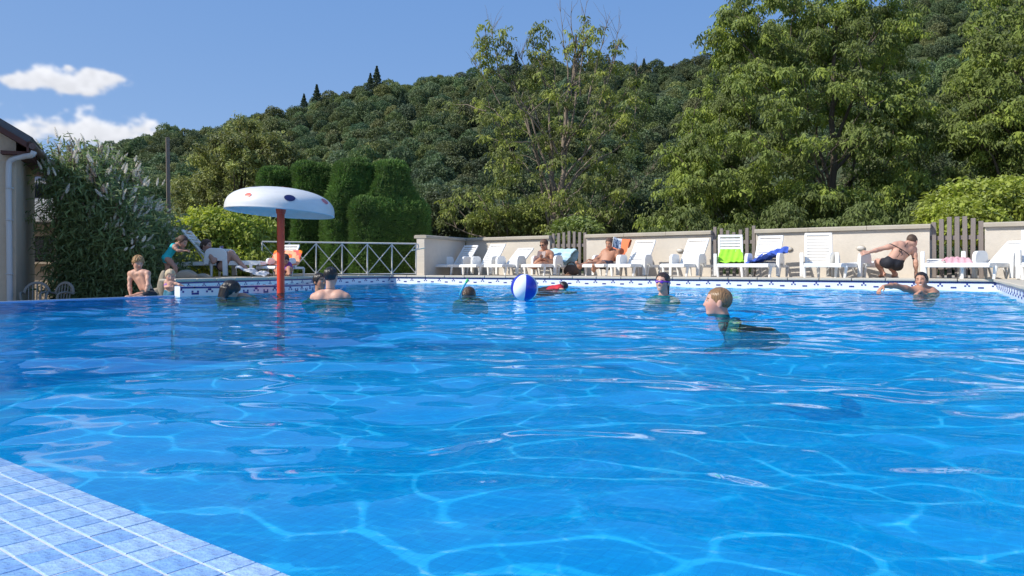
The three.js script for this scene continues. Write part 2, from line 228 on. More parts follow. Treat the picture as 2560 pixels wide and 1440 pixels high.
// mosaic band: white glazed wall with rows of small blue tiles
const blueGeo = new RoundedBoxGeometry(0.0235, 0.0235, 0.008, 1, 0.002);
function band(a, b, y0, y1, name, label, thick = 0.05) {
  const d = b.clone().sub(a), L = d.length(), turn = -Math.atan2(d.z, d.x), o = thing(name, label, null, a, turn); o.userData.kind = 'structure';
  part('tiled_face', box(L, y1 - y0 + 0.12, thick, L / 2, (y0 - 0.12 + y1) / 2, thick / 2), M.whiteTile, o);
  const P = 0.0255, cols = Math.floor(L / P), spots = [], top = y1 - 0.013;
  for (let i = 0; i < cols; i++) {
    const x = (i + 0.5) * P, m = i % 14;
    spots.push([x, top]);
    const rows = { 0: [1], 14: [], 1: [2], 7: [3], 6: [3], 8: [3], 13: [2], 12: [] }[m] ?? [];
    for (const q of rows) if (top - q * P > y0 - 0.02) spots.push([x, top - q * P]);
  }
  const im = new THREE.InstancedMesh(blueGeo, M.blueTile, spots.length), m4 = new THREE.Matrix4();
  spots.forEach(([x, y], i) => im.setMatrixAt(i, m4.makeTranslation(x, y, -0.001)));
  im.name = numbered('blue_mosaic'); im.userData.kind = 'stuff'; o.add(im);
  return o;
}
band(C0, F0, 0, DECK - 0.045, 'far_tile_band', 'white mosaic band with small blue tiles under the far coping');
band(pq(0, -0.6), C0, 0, DECK - 0.045, 'side_tile_band', 'white mosaic band under the right pool edge');
band(F0, G0, 0, DECK - 0.045, 'corner_tile_band', 'white mosaic band in the far left pool corner');
band(G0, B0, 0.05, DECK - 0.045, 'small_pool_tile_band', 'shaded white and blue mosaic band behind the shallow pool');
// the low tiled wall between the two pools, and the shallow pool's own water a little higher
{
  const line = [[-4.06, 9.45], [-3.73, 9.98], [-3.34, 10.96], [-3.2, 11.6], [-3.18, 12.3], [-3.3, 13.2], [-3.8, 15.4]].map(([x, d]) => xd(x, d));
  const curve = new THREE.CatmullRomCurve3(line), n = 40, pts = curve.getSpacedPoints(n), tops = pts.map((p, i) => lerp(0.125, 0.06, i / n));
  const o = thing('dividing_wall', 'low curved white and blue mosaic wall between the two pools', null); o.userData.kind = 'structure';
  const seg = [], low = [], m4 = new THREE.Matrix4(), P = 0.0255, L = curve.getLength(), cols = Math.floor(L / P), spots = [];
  for (let i = 0; i < n; i++) { const a = pts[i + 1], b = pts[i], d = b.clone().sub(a), len = d.length(), turn = -Math.atan2(d.z, d.x); seg.push(box(len + 0.01, tops[i] + 0.03, 0.11, len / 2, (tops[i] - 0.03) / 2, 0.055).rotateY(turn).translate(a.x, 0, a.z)); low.push(box(len + 0.01, 0.77, 0.10, len / 2, -0.03 - 0.385, 0.058).rotateY(turn).translate(a.x, 0, a.z)); }
  part('tiled_face', seg, M.whiteTile, o); part('lower_wall', low, M.poolWall, o);
  for (let i = 0; i < cols; i++) {
    const t = (i + 0.5) / cols, p = curve.getPointAt(t), tn = curve.getTangentAt(t).negate(), top = lerp(0.125, 0.06, t) - 0.016, rot = -Math.atan2(tn.z, tn.x), m = i % 16, rows = [0];
    if (m === 0 || m === 15) rows.push(1); if (m === 1 || m === 14) rows.push(2); if (m >= 6 && m <= 9) rows.push(3, m === 6 || m === 9 ? 2 : 0);
    for (const q of rows) if (top - q * P > -0.02) spots.push(new THREE.Matrix4().makeRotationY(rot).setPosition(p.x + Math.sin(rot) * -0.0015, top - q * P, p.z - Math.cos(rot) * 0.0015));
    if (i % 2 === 0) spots.push(new THREE.Matrix4().makeRotationY(rot).multiply(new THREE.Matrix4().makeRotationX(Math.PI / 2)).setPosition(p.x + Math.sin(rot) * 0.02, top + 0.0165, p.z + Math.cos(rot) * 0.02));
  }
  const im = new THREE.InstancedMesh(blueGeo, M.blueTile, spots.length); spots.forEach((m, i) => im.setMatrixAt(i, m)); im.name = numbered('blue_mosaic'); im.userData.kind = 'stuff'; o.add(im);
  // shallow water
  const N = 50, K = 30, pos = [], nor = [], idx = [], uv = [], w = [0, 0, 0];
  for (let i = 0; i <= N; i++) for (let j = 0; j <= K; j++) { const a = curve.getPointAt(i / N), b = B0.clone().lerp(G0, i / N), p = a.lerp(b, j / K); sea(p.x * 1.3, p.z * 1.3, w); pos.push(p.x, 0.045 + w[0] * 0.5, p.z); const q = V(-w[1] * 0.65, 1, -w[2] * 0.65).normalize(); nor.push(q.x, q.y, q.z); uv.push(p.x / SEA, p.z / SEA); }
  for (let i = 0; i < N; i++) for (let j = 0; j < K; j++) { const a = i * (K + 1) + j; idx.push(a, a + 1, a + K + 1, a + 1, a + K + 2, a + K + 1); }
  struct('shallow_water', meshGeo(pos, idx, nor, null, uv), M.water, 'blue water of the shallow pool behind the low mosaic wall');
  slab('shallow_floor', [...[0, 0.2, 0.4, 0.6, 0.8, 1].map((t) => curve.getPointAt(t)), B0.clone()], -0.3, M.poolWall, 'blue floor of the shallow pool', 0.1);
  // overflow rim along the left edge
  struct('overflow_rim', (() => { const a = pq(-8.96, 1.46), b = pq(-8.96, 5.95); return wallBox(b, a, -0.3, 0.012, 0.16, 1); })(), phy([0.22, 0.36, 0.62], 0.3, { clearcoat: 0.5 }), 'wet blue rim of the overflowing left pool edge');
}
// ------------------------------------------------------------------ the garden wall, its picket gates, lamps, railing
const WA = xd(-1.16, 19.5), WB = xd(9.8, 11.2), WU = WB.clone().sub(WA).normalize(), WN = V(-WU.z, 0, WU.x);   // along the wall to the right, and from it towards the pool
if (WN.z < 0) WN.negate();
const wallTurn = -Math.atan2(WU.z, WU.x);
const alongWall = (px) => { const k = (px - 1280) / FOCAL, t = (k * -WA.z - WA.x) / (WU.x + k * WU.z); return t; };   // metres along the wall seen at that pixel column
const onWall = (t, off, y = 0) => V(WA.x + WU.x * t + WN.x * off, y, WA.z + WU.z * t + WN.z * off);
const WALL_TOP = 1.02;
function gardenWall(a, b, label) {
  const o = thing('garden_wall', label, 'wall', a, -Math.atan2(b.z - a.z, b.x - a.x)), L = Math.hypot(b.x - a.x, b.z - a.z);
  const g = new THREE.BoxGeometry(L, WALL_TOP + 0.2, 0.2, 40, 8, 1), uv = g.attributes.uv, ps = g.attributes.position;
  for (let i = 0; i < uv.count; i++) uv.setXY(i, ps.getX(i), ps.getY(i));
  part('wall', g.translate(L / 2, (WALL_TOP - 0.2) / 2, -0.1), M.plaster, o);
  const n = Math.max(1, Math.round(L / 1.1)), s = (L + 0.04) / n, prof = new THREE.Shape([[-0.26, 0], [0.06, 0], [0.06, 0.055], [0.03, 0.075], [-0.23, 0.075], [-0.26, 0.055]].map((p) => new THREE.Vector2(...p)));
  const g2 = new THREE.ExtrudeGeometry(prof, { depth: s - 0.006, bevelEnabled: false }).rotateY(-Math.PI / 2).translate(s / 2, 0, 0);
  for (let i = 0; i < n; i++) { const c = part('cap_stone', g2, M.cap, o); c.position.set((i + 0.5) * s - 0.02, WALL_TOP + 0.001 + (i % 3) * 0.002, 0); }
  return o;
}
const gaps = [[1374, 1466], [1777, 1890], [2324, 2462]].map((g) => g.map(alongWall));
const returnEnd = xd(-2.0, 17.6);
gardenWall(returnEnd.clone(), WA.clone().add(V(-0.02, 0, -0.02)), 'short shaded return of the cream wall beside the white railing');
gardenWall(WA, onWall(gaps[0][0], 0), 'cream garden wall left of the first picket gap');
gardenWall(onWall(gaps[0][1], 0), onWall(gaps[1][0], 0), 'cream garden wall between the first and second picket gaps');
gardenWall(onWall(gaps[1][1], 0), onWall(gaps[2][0], 0), 'long cream garden wall behind the crouching woman');
gardenWall(onWall(gaps[2][1], 0), WB, 'cream garden wall right of the wide arched picket gate');
gaps.forEach(([a, b], k) => {
  const o = thing('picket_gate', ['grey timber pickets closing the wall gap behind the reading woman', 'grey timber pickets behind the lounger with the lime green towel', 'wide grey picket gate with arched top at the right'][k], 'gate', onWall(a, -0.06), wallTurn), L = b - a, n = 7, w = L / n;
  const r = rng(30 + k);
  for (let i = 0; i < n; i++) {
    const t = (i + 0.5) / n, arch = k === 2 ? 0.12 * (1 - (2 * t - 1) ** 2) + 0.02 : k === 1 ? 0.13 * Math.abs(2 * t - 1) - 0.02 : 0.10 - 0.05 * Math.abs(2 * t - 1) , h = WALL_TOP + 0.06 + arch - 0.18 + (r() - 0.5) * 0.015;
    const g = new RoundedBoxGeometry(w * (k === 2 ? 0.62 : 0.5), h, 0.028, 1, 0.004), m = part('picket', g, M.wood, o);
    m.position.set((i + 0.5) * w, 0.18 + h / 2, 0); m.rotation.z = (r() - 0.5) * 0.02;
  }
  for (const y of [0.36, 0.86]) part('rail', box(L, 0.07, 0.03, L / 2, y, -0.032), M.wood, o);
});
for (const [px, label] of [[1293, 'small oval wall lamp above the third lounger'], [1700, 'small oval wall lamp left of the second picket gap'], [1972, 'small oval wall lamp beside the blue towel lounger'], [2152, 'small oval wall lamp near the hand of the crouching woman']]) {
  const o = thing('wall_lamp', label, 'lamp', onWall(alongWall(px), 0.004, DECK + 0.52), wallTurn, 'oval lamps on the cream wall');
  part('backplate', new THREE.CylinderGeometry(0.075, 0.08, 0.02, 20).rotateX(Math.PI / 2).scale(1, 0.6, 1).translate(0, 0, 0.01), M.cap, o);
  part('lamp_shade', new THREE.SphereGeometry(0.07, 20, 12).scale(1, 0.58, 0.4).translate(0, 0, 0.018), phy([0.56, 0.53, 0.48], 0.45), o);
}
{
  const A = atGround(655, 15.9, DECK), B = atGround(1040, 17.2, DECK), o = thing('metal_railing', 'pale metal railing with crossed bars before the clipped hedge', 'railing', A, -Math.atan2(B.z - A.z, B.x - A.x)), L = A.distanceTo(B), n = 6, s = L / n, H = 0.70;
  part('top_rail', bar(V(0, H, 0), V(L, H, 0), 0.017), M.paleRail, o); part('bottom_rail', bar(V(0, 0.03, 0), V(L, 0.03, 0), 0.012), M.paleRail, o);
  for (let i = 0; i <= n; i++) part('post', bar(V(i * s, -0.02, 0), V(i * s, H, 0), 0.015), M.paleRail, o);
  for (let i = 0; i < n; i++) { part('cross_bar', bar(V(i * s, 0.04, 0.004), V((i + 1) * s, H - 0.02, 0.004), 0.01), M.paleRail, o); part('cross_bar', bar(V(i * s, H - 0.02, -0.014), V((i + 1) * s, 0.04, -0.014), 0.01), M.paleRail, o); }
  part('end_bracket', tube([V(L, H, 0), V(L + 0.05, H - 0.02, 0), V(L + 0.05, H - 0.1, 0), V(L + 0.01, H - 0.14, 0)], 0.012, 16), M.paleRail, o);
  const p = thing('hose_pipe', 'thin pale pipe sticking out of the wall end by the railing', 'pipe'); part('pipe', bar(at(1030, 626, 17.3), at(1062, 620, 17.55), 0.013), std([0.35, 0.5, 0.5], 0.4), p);
}

// ------------------------------------------------------------------ mushroom shower in the water
{
  const c = atGround(702, 10.7), o = thing('mushroom_fountain', 'white spotted mushroom shower on a red pole in the pool', 'fountain', c);
  const red = phy([0.92, 0.075, 0.022], 0.4, { map: rep(grime, 1, 3), clearcoat: 0.2 }), white = phy([0.88, 0.88, 0.87], 0.35, { clearcoat: 0.3, clearcoatRoughness: 0.3, map: rep(grime, 1, 1) });
  part('pole', new THREE.CylinderGeometry(0.052, 0.052, 2.1, 28).translate(0, 0.08, 0), red, o);
  const cap = new THREE.Group(); cap.name = 'mushroom_cap'; cap.position.set(-0.01, 1.12, 0); cap.rotation.set(-0.035, 0, -0.06); o.add(cap);
  const R = 0.735, H = 0.335, prof = (t) => { const a = t * Math.PI / 2; return [R * Math.pow(Math.sin(a), 0.86), H * Math.pow(Math.max(0, Math.cos(a)), 0.74)]; };
  const pts = []; for (let i = 0; i <= 40; i++) pts.push(new THREE.Vector2(...prof(i / 40))); pts.push(new THREE.Vector2(R + 0.004, -0.012), new THREE.Vector2(R - 0.012, -0.016)); for (let i = 40; i >= 0; i--) { const [x, y] = prof(i / 40); pts.push(new THREE.Vector2(Math.max(0, x - 0.022 * (i / 40)), y * 0.9 - 0.01)); }
  pts.reverse();
  part('dome', new THREE.LatheGeometry(pts, 72), white, cap);
  part('collar', new THREE.CylinderGeometry(0.075, 0.06, 0.08, 24).translate(0.01, 0.02, 0), red, cap);
  const blue = phy([0.012, 0.016, 0.10], 0.4), pink = phy([0.66, 0.10, 0.07], 0.4), rose = phy([0.62, 0.16, 0.17], 0.4);
  const spot = (az, t, rad, m, heart) => {                          // a disc that follows the dome
    const pos = [], idx = [], N = 10, K = 28, e = 0.006;
    const onDome = (u, v) => { const tt = clamp(t + v / 0.86, 0.001, 1), [x] = prof(tt), a = az + u / Math.max(0.2, prof(t)[0]); const [r0, y0] = prof(tt), [r1, y1] = prof(Math.min(1, tt + 0.01)); const n = V(y0 - y1, r1 - r0, 0).normalize(); return V(Math.sin(a) * (r0 + n.x * e), y0 + n.y * e, Math.cos(a) * (r0 + n.x * e)); };
    for (let i = 0; i <= N; i++) for (let k = 0; k < K; k++) { const a = k / K * Math.PI * 2; let rr = rad * i / N; if (heart) rr *= 0.78 + 0.34 * Math.abs(Math.sin(a)) * (Math.cos(a * 1) > 0 ? 1 : 0.8) - (Math.cos(a) < -0.86 ? 0.25 : 0); const p = onDome(Math.sin(a) * rr, Math.cos(a) * rr); pos.push(p.x, p.y, p.z); }
    for (let i = 0; i < N; i++) for (let k = 0; k < K; k++) { const a = i * K + k, b = i * K + (k + 1) % K; idx.push(a, a + K, b, b, a + K, b + K); }
    part('spot', meshGeo(pos, idx), m, cap);
  };
  const view = Math.atan2(-c.x, -c.z);
  spot(view + 0.16, 0.80, 0.072, blue); spot(view - 0.62, 0.80, 0.05, pink); spot(view + 1.0, 0.74, 0.07, rose); spot(view + 0.3, 0.16, 0.07, rose); spot(view - 0.9, 0.34, 0.06, blue);
  spot(view + 2.2, 0.7, 0.07, blue); spot(view - 1.9, 0.75, 0.07, rose);
}

// ------------------------------------------------------------------ beach ball
{
  const o = thing('beach_ball', 'blue and white inflatable beach ball floating in the pool', 'ball', V(0, 0, 0)), R = 0.152;
  o.position.copy(atGround(1311, 8.6, R - 0.018)); o.rotation.set(0.12, 0.02, -0.09);
  const blue = phy([0.018, 0.03, 0.40], 0.3, { clearcoat: 0.4, clearcoatRoughness: 0.2 }), white = phy([0.80, 0.82, 0.84], 0.3, { clearcoat: 0.4, clearcoatRoughness: 0.2 });
  for (let k = 0; k < 6; k++) {
    const g = new THREE.SphereGeometry(R, 18, 40, k * Math.PI / 3, Math.PI / 3), p = g.attributes.position, v = V();
    for (let i = 0; i < p.count; i++) { v.fromBufferAttribute(p, i); const u = (i % 19) / 18, row = Math.floor(i / 19) / 40; v.multiplyScalar(1 + 0.012 * Math.sin(u * Math.PI) * Math.sin(row * Math.PI) - 0.006); p.setXYZ(i, v.x, v.y, v.z); }
    g.computeVertexNormals();
    const m = part('panel', g, k % 2 ? blue : white, o); m.rotation.y = -1.52;
  }
  part('end_cap', new THREE.SphereGeometry(R * 1.004, 24, 4, 0, Math.PI * 2, 0, 0.2), white, o);
  part('end_cap', new THREE.SphereGeometry(R * 1.004, 24, 4, 0, Math.PI * 2, 0, 0.2).rotateX(Math.PI), white, o);
}

// ------------------------------------------------------------------ loungers
function makeLounger(label) {
  const o = thing('sun_lounger', label, 'sun lounger', V(0, 0, 0), 0, 'white plastic sun loungers by the pool'), W = 0.62;
  const side = new THREE.Shape(); side.moveTo(-0.72, 0.27); side.lineTo(0.70, 0.30); side.quadraticCurveTo(0.80, 0.30, 0.80, 0.25); side.lineTo(0.76, 0.225); side.lineTo(-0.72, 0.215); side.closePath();
  const railG = new THREE.ExtrudeGeometry(side, { depth: 0.035, bevelEnabled: true, bevelSize: 0.006, bevelThickness: 0.006, bevelSegments: 2, curveSegments: 6 });
  for (const s of [-1, 1]) part('side_rail', railG.clone().translate(0, 0, -0.0175).rotateY(-Math.PI / 2).translate(s * (W / 2 - 0.02), 0, 0), M.whitePlastic, o);
  // seat: a thin slatted deck that curls down at the foot end
  for (let i = 0; i < 9; i++) { const z = -0.04 + i * 0.092; part('slat', box(W - 0.06, 0.016, 0.078, 0, 0.296 - (i === 8 ? 0.006 : 0), z, 0.006), M.whitePlastic, o); }
  part('foot_end', (() => { const s = new THREE.Shape(); s.moveTo(0.76, 0.30); s.quadraticCurveTo(0.84, 0.30, 0.835, 0.22); s.lineTo(0.81, 0.22); s.quadraticCurveTo(0.81, 0.272, 0.76, 0.272); s.closePath(); return new THREE.ExtrudeGeometry(s, { depth: W, bevelEnabled: false, curveSegments: 8 }).translate(0, 0, -W / 2).rotateY(-Math.PI / 2); })(), M.whitePlastic, o);
  for (const [x, z, lean] of [[-1, 0.62, 0.05], [1, 0.62, 0.05], [-1, -0.05, -0.02], [1, -0.05, -0.02], [-1, -0.66, -0.06], [1, -0.66, -0.06]]) {
    const g = new THREE.CylinderGeometry(0.042, 0.026, 0.25, 10, 1).scale(1, 1, 0.8).translate(0, 0.125, 0); g.rotateX(-lean * 1.5); g.rotateZ(-x * 0.10); part('leg', g.translate(x * (W / 2 - 0.015), 0, z + lean), M.whitePlastic, o);
  }
  // arm rests: broad rounded arches standing on the rails
  const arm = new THREE.Shape(); arm.moveTo(-0.20, 0); arm.lineTo(-0.185, 0.13); arm.quadraticCurveTo(-0.17, 0.235, -0.06, 0.24); arm.lineTo(0.10, 0.235); arm.quadraticCurveTo(0.19, 0.22, 0.20, 0.12); arm.lineTo(0.215, -0.26); arm.lineTo(0.15, -0.26); arm.lineTo(0.14, 0.02); arm.lineTo(-0.12, 0.02); arm.lineTo(-0.13, -0.05); arm.lineTo(-0.2, -0.05); arm.closePath();
  const armG = new THREE.ExtrudeGeometry(arm, { depth: 0.05, bevelEnabled: true, bevelSize: 0.012, bevelThickness: 0.012, bevelSegments: 2, curveSegments: 8 }).translate(0, 0, -0.025).rotateY(-Math.PI / 2);
  for (const s of [-1, 1]) part('armrest', armG.clone().translate(s * (W / 2 + 0.045), 0.29, 0.02), M.whitePlastic, o);
  const b = new THREE.Group(); b.name = numbered('backrest'); b.position.set(0, 0.28, -0.10); b.rotation.x = 0.9; o.add(b);   // lies along -z, raised by turning about x
  for (const s of [-1, 1]) part('back_frame', box(0.055, 0.04, 0.76, s * (W / 2 - 0.05), 0, -0.38, 0.014), M.whitePlastic, b);
  part('back_frame', box(W - 0.05, 0.045, 0.07, 0, 0.002, -0.76, 0.018), M.whitePlastic, b);
  for (let i = 0; i < 9; i++) part('back_slat', box(W - 0.14, 0.016, 0.060, 0, 0.004, -0.05 - i * 0.077, 0.006), M.whitePlastic, b);
  part('back_stay', bar(V(-0.2, -0.02, -0.45), V(-0.2, -0.10, -0.05), 0.014), M.whitePlastic, b);
  part('back_stay', bar(V(0.2, -0.02, -0.45), V(0.2, -0.10, -0.05), 0.014), M.whitePlastic, b);
  return o;
}
const LS = 0.80, loungers = {};
{
  const list = [                                                    // key, column of the backrest in the photograph, raise of the back, turn, distance from the wall, label
    ['a', 1172, 0.86, 0, 0.84, 'white lounger half shaded by the return wall, first from the railing'],
    ['b', 1240, 0.90, 0, 0.86, 'second white lounger from the railing, empty and sunlit'],
    ['c', 1308, 0.66, 0, 0.9, 'low reclined white lounger left of the reading woman'],
    ['woman', 1398, 0.52, 0.05, 0.95, 'white lounger under the pale blue towel and the reading woman'],
    ['man', 1545, 0.95, 0, 0.88, 'white lounger under the orange towel and the reading man'],
    ['d', 1610, 0.92, 0, 0.9, 'empty white lounger right of the man reading a magazine'],
    ['e', 1742, 0.94, -0.05, 0.86, 'empty white lounger left of the lime green towel'],
    ['green', 1826, 1.12, 0.4, 0.8, 'upright white lounger with the lime green towel on its seat'],
    ['blue', 1925, 1.0, 0.05, 0.9, 'white lounger with the rumpled blue towel on it'],
    ['f', 2046, 1.08, 0.3, 0.92, 'empty white lounger facing the pool between blue towel and crouching woman'],
    ['flat', 2168, 0.06, -0.3, 0.86, 'flat white lounger behind the crouching woman'],
    ['pink', 2356, 0.12, 0.15, 0.8, 'flat white lounger with the pink towel before the arched gate'],
    ['g', 2545, 0.60, -0.45, 0.95, 'reclined white lounger at the right edge beside the arched gate'],
    ['h', 2600, 0.9, 0.1, 1.6, 'white lounger cut off by the right edge of the view'],
  ];
  let first = null;
  for (const [key, px, raise, turn, off, label] of list) {
    const o = first ? dup(first, label) : (first = makeLounger(label));
    o.scale.setScalar(LS); o.rotation.y = Math.atan2(WN.x, WN.z) + turn;
    // the column is that of the back's top: find the place on the deck whose back stands there
    const back = V(0, 0, -0.1 - 0.6 * Math.cos(raise)).multiplyScalar(LS).applyAxisAngle(V(0, 1, 0), o.rotation.y);
    const off2 = off - back.dot(WN) < 0.3 ? 0.3 + back.dot(WN) : off; let t = alongWall(px);
    for (let k = 0; k < 8; k++) { const p = onWall(t, off2).add(back), x = 1280 + FOCAL * p.x / -p.z; t += (px - x) / FOCAL * -p.z; }
    o.position.copy(onWall(t, off2, DECK)); o.children.find((c) => /^backrest/.test(c.name)).rotation.x = raise;
    loungers[key] = o;
  }
  const L = dup(first, 'white lounger with the woman reading by the shallow pool, left of the mushroom'); L.position.copy(atGround(548, 14.6, DECK)); L.rotation.y = Math.PI / 2 + 0.12; L.children.find((c) => /^backrest/.test(c.name)).rotation.x = 0.86; L.scale.setScalar(0.98); loungers.left = L;
  const K = dup(first, 'white lounger with orange patterned towel behind the red pole'); K.position.copy(atGround(704, 15.1, DECK)); K.rotation.y = -0.28; K.children.find((c) => /^backrest/.test(c.name)).rotation.x = 0.98; K.scale.setScalar(0.66); loungers.pole = K;
}
function table(label, px, d, s) {
  const o = thing('low_table', label, 'table', atGround(px, d, DECK));
  part('table_top', new THREE.CylinderGeometry(0.3, 0.27, 0.03, 36).translate(0, 0.315, 0), M.whitePlastic, o); part('rim', new THREE.TorusGeometry(0.295, 0.014, 8, 40).rotateX(Math.PI / 2).translate(0, 0.328, 0), M.whitePlastic, o);
  for (let k = 0; k < 4; k++) { const a = k * Math.PI / 2 + 0.5; part('leg', bar(V(Math.cos(a) * 0.27, 0, Math.sin(a) * 0.27), V(Math.cos(a) * 0.18, 0.31, Math.sin(a) * 0.18), 0.018, 0.026), M.whitePlastic, o); }
  o.scale.setScalar(s); return o;
}
table('round white plastic table before the arched gate', 2438, 12.35, 0.86); table('small white table cut by the right edge of the view', 2552, 11.6, 0.7);

// cloths: a sheet over a path, folded and rumpled
function cloth(name, label, col, path, width, seed, across, rumple = 0.012, map = null, cat = 'towel') {
  const o = thing(name, label, cat), n = 44, k = 18, curve = new THREE.CatmullRomCurve3(path), pos = [], uv = [], idx = [], side = across.clone().normalize(), up = V(0, 1, 0);
  for (const lay of [0, 1]) for (let i = 0; i <= n; i++) { const p = curve.getPointAt(i / n), t = curve.getTangentAt(i / n), nn = side.clone().cross(t).normalize(); if (nn.y < 0) nn.negate(); for (let j = 0; j <= k; j++) { const s = (j / k - 0.5), w = (fbm(i / n * 5 + seed, s * 4 * width, seed, 4) - 0.45) * rumple * 4 + Math.sin(s * 26 + i * 0.25 + seed) * rumple * 0.4, drop = Math.abs(s) > 0.44 ? -(Math.abs(s) - 0.44) * width * 0.5 : 0; const q = p.clone().addScaledVector(side, s * width * (1 + 0.12 * (noise(i * 0.2 + seed, lay, seed) - 0.5))).addScaledVector(nn, w + (lay ? -0.008 : 0) + 0.012).addScaledVector(up, drop); pos.push(q.x, q.y, q.z); uv.push(j / k, i / n); } }
  const S = (n + 1) * (k + 1); for (let i = 0; i < n; i++) for (let j = 0; j < k; j++) { const a = i * (k + 1) + j, b = a + k + 1; idx.push(a, a + 1, b, a + 1, b + 1, b, a + S, b + S, a + 1 + S, a + 1 + S, b + S, b + 1 + S); }
  part('cloth', meshGeo(pos, idx, null, null, uv), new THREE.MeshPhysicalMaterial({ color: rgb(...col), roughness: 0.95, sheen: 0.4, sheenRoughness: 0.6, sheenColor: rgb(...col), map }), o); return o;
}
const local = (l, x, y, z) => { l.updateMatrixWorld(true); return V(x, y, z).applyMatrix4(l.matrixWorld); };
const onBack = (l, x, s, h = 0.02) => { l.updateMatrixWorld(true); const b = l.children.find((c) => /^backrest/.test(c.name)); return V(x, h, -s).applyMatrix4(b.matrixWorld); };
const sideways = (l) => V(1, 0, 0).applyAxisAngle(V(0, 1, 0), l.rotation.y);
const stripes = tex(128, 256, (u, v) => { const s = Math.sin(v * 40) * 0.5 + 0.5 + 0.3 * tileNoise(u, v, 8, 3, 4); return s > 0.9 ? [1, 1, 1] : [0.82, 0.86, 0.9]; });
const dots = tex(256, 256, (u, v) => { const a = u * 12, b = v * 10, d = Math.hypot((a % 1) - 0.5, (b % 1) - 0.5), row = Math.floor(b) % 4 === 2; return row && d < 0.34 ? [1.0, 0.55, 0.5] : [0.86 + 0.2 * (tileNoise(u, v, 8, 3, 5) - 0.5), 0.9, 1]; });
const fire = tex(128, 256, (u, v) => { const n = tileNoise(u, v, 4, 4, 8); return n > 0.56 ? [1, 0.42, 0.05] : n > 0.46 ? [0.9, 0.25, 0.25] : [1, 0.75, 0.55]; });
{
  let l = loungers.woman; cloth('beach_towel', 'pale blue towel hanging over the lounger back behind the reading woman', [0.50, 0.68, 0.74], [onBack(l, 0.05, 0.1, 0.05), onBack(l, 0.05, 0.45, 0.06), onBack(l, 0.06, 0.78, 0.06), onBack(l, 0.06, 0.84, -0.05), onBack(l, 0.06, 0.70, -0.22), onBack(l, 0.08, 0.6, -0.36)], 0.66, 3, sideways(l), 0.014, stripes);
  l = loungers.man; cloth('orange_towel', 'plain orange towel on the lounger back behind the reading man', [0.78, 0.20, 0.08], [onBack(l, 0, 0.1), onBack(l, 0, 0.45), onBack(l, 0, 0.80), onBack(l, 0, 0.83, -0.05), onBack(l, 0, 0.6, -0.06)], 0.50, 7, sideways(l), 0.005);
  l = loungers.green; cloth('green_towel', 'lime green towel draped over the upright lounger', [0.33, 0.70, 0.05], [onBack(l, 0, 0.40), onBack(l, 0, 0.2), onBack(l, 0, 0.04, 0.04), local(l, 0.02, 0.335, 0.15), local(l, 0.10, 0.33, 0.34), local(l, 0.14, 0.32, 0.42)], 0.44, 11, sideways(l), 0.016);
  cloth('green_towel', 'end of a lime green cloth hanging down beside the lounger seat', [0.30, 0.62, 0.05], [local(l, 0.24, 0.36, 0.12), local(l, 0.34, 0.34, 0.24), local(l, 0.40, 0.24, 0.28), local(l, 0.40, 0.10, 0.28)], 0.12, 13, V(0, 0, 1).applyAxisAngle(V(0, 1, 0), l.rotation.y), 0.01);
  l = loungers.blue; cloth('blue_towel', 'rumpled blue towel with pink dots thrown across the lounger', [0.055, 0.12, 0.45], [onBack(l, 0.12, 0.38, 0.03), onBack(l, 0.08, 0.16, 0.05), local(l, 0.0, 0.38, 0.0), local(l, -0.1, 0.37, 0.24), local(l, -0.16, 0.35, 0.36)], 0.58, 17, sideways(l).add(V(0, 0.30, 0)), 0.035, dots);
  l = loungers.pink; cloth('pink_towel', 'pale pink towel lying along the flat lounger', [0.66, 0.36, 0.40], [local(l, 0.2, 0.33, -0.4), local(l, 0.2, 0.37, -0.1), local(l, 0.22, 0.36, 0.2), local(l, 0.26, 0.33, 0.5), local(l, 0.3, 0.26, 0.62)], 0.34, 19, sideways(l), 0.03);
  l = loungers.pole; cloth('patterned_towel', 'orange and pink patterned towel on the lounger behind the red pole', [0.85, 0.55, 0.42], [local(l, 0, 0.32, 0.3), local(l, 0, 0.33, 0.05), onBack(l, 0, 0.1, 0.03), onBack(l, 0, 0.35, 0.03), onBack(l, 0, 0.56, 0.03)], 0.62, 23, sideways(l), 0.012, fire);
  l = loungers.left; cloth('white_towel', 'crumpled white towel at the feet of the woman on the left lounger', [0.66, 0.64, 0.62], [at(600, 668, 14.3), at(622, 676, 14.2), at(645, 683, 14.2), at(672, 688, 14.25)], 0.5, 29, V(0, 0, 1), 0.03);
}
{ // bag and sandals beside the woman's lounger
  const o = thing('beach_bag', 'dark brown beach bag on the deck before the first picket gap', 'bag', atGround(1428, 17.0, DECK)), m = std([0.10, 0.065, 0.05], 0.8);
  const g = new THREE.SphereGeometry(0.14, 24, 16).scale(1.1, 0.95, 0.7), p = g.attributes.position; for (let i = 0; i < p.count; i++) { const y = p.getY(i); p.setXYZ(i, p.getX(i) * (1 + 0.2 * noise(p.getX(i) * 14, y * 14, p.getZ(i) * 14)), Math.max(-0.10, y), p.getZ(i)); } g.computeVertexNormals();
  part('bag_body', g.translate(0, 0.10, 0), m, o); part('handle', new THREE.TorusGeometry(0.09, 0.011, 8, 24, Math.PI).translate(0, 0.20, 0), m, o);
  const s = thing('sandal', 'brown leather sandal lying by the dark bag', 'sandal', atGround(1416, 16.6, DECK)), sm = std([0.35, 0.2, 0.12], 0.8);
  part('sole', box(0.08, 0.018, 0.22, 0, 0.01, 0, 0.008), sm, s); part('strap', new THREE.TorusGeometry(0.04, 0.008, 6, 16, Math.PI).translate(0, 0.015, 0.04), sm, s); s.rotation.y = 0.8;
}

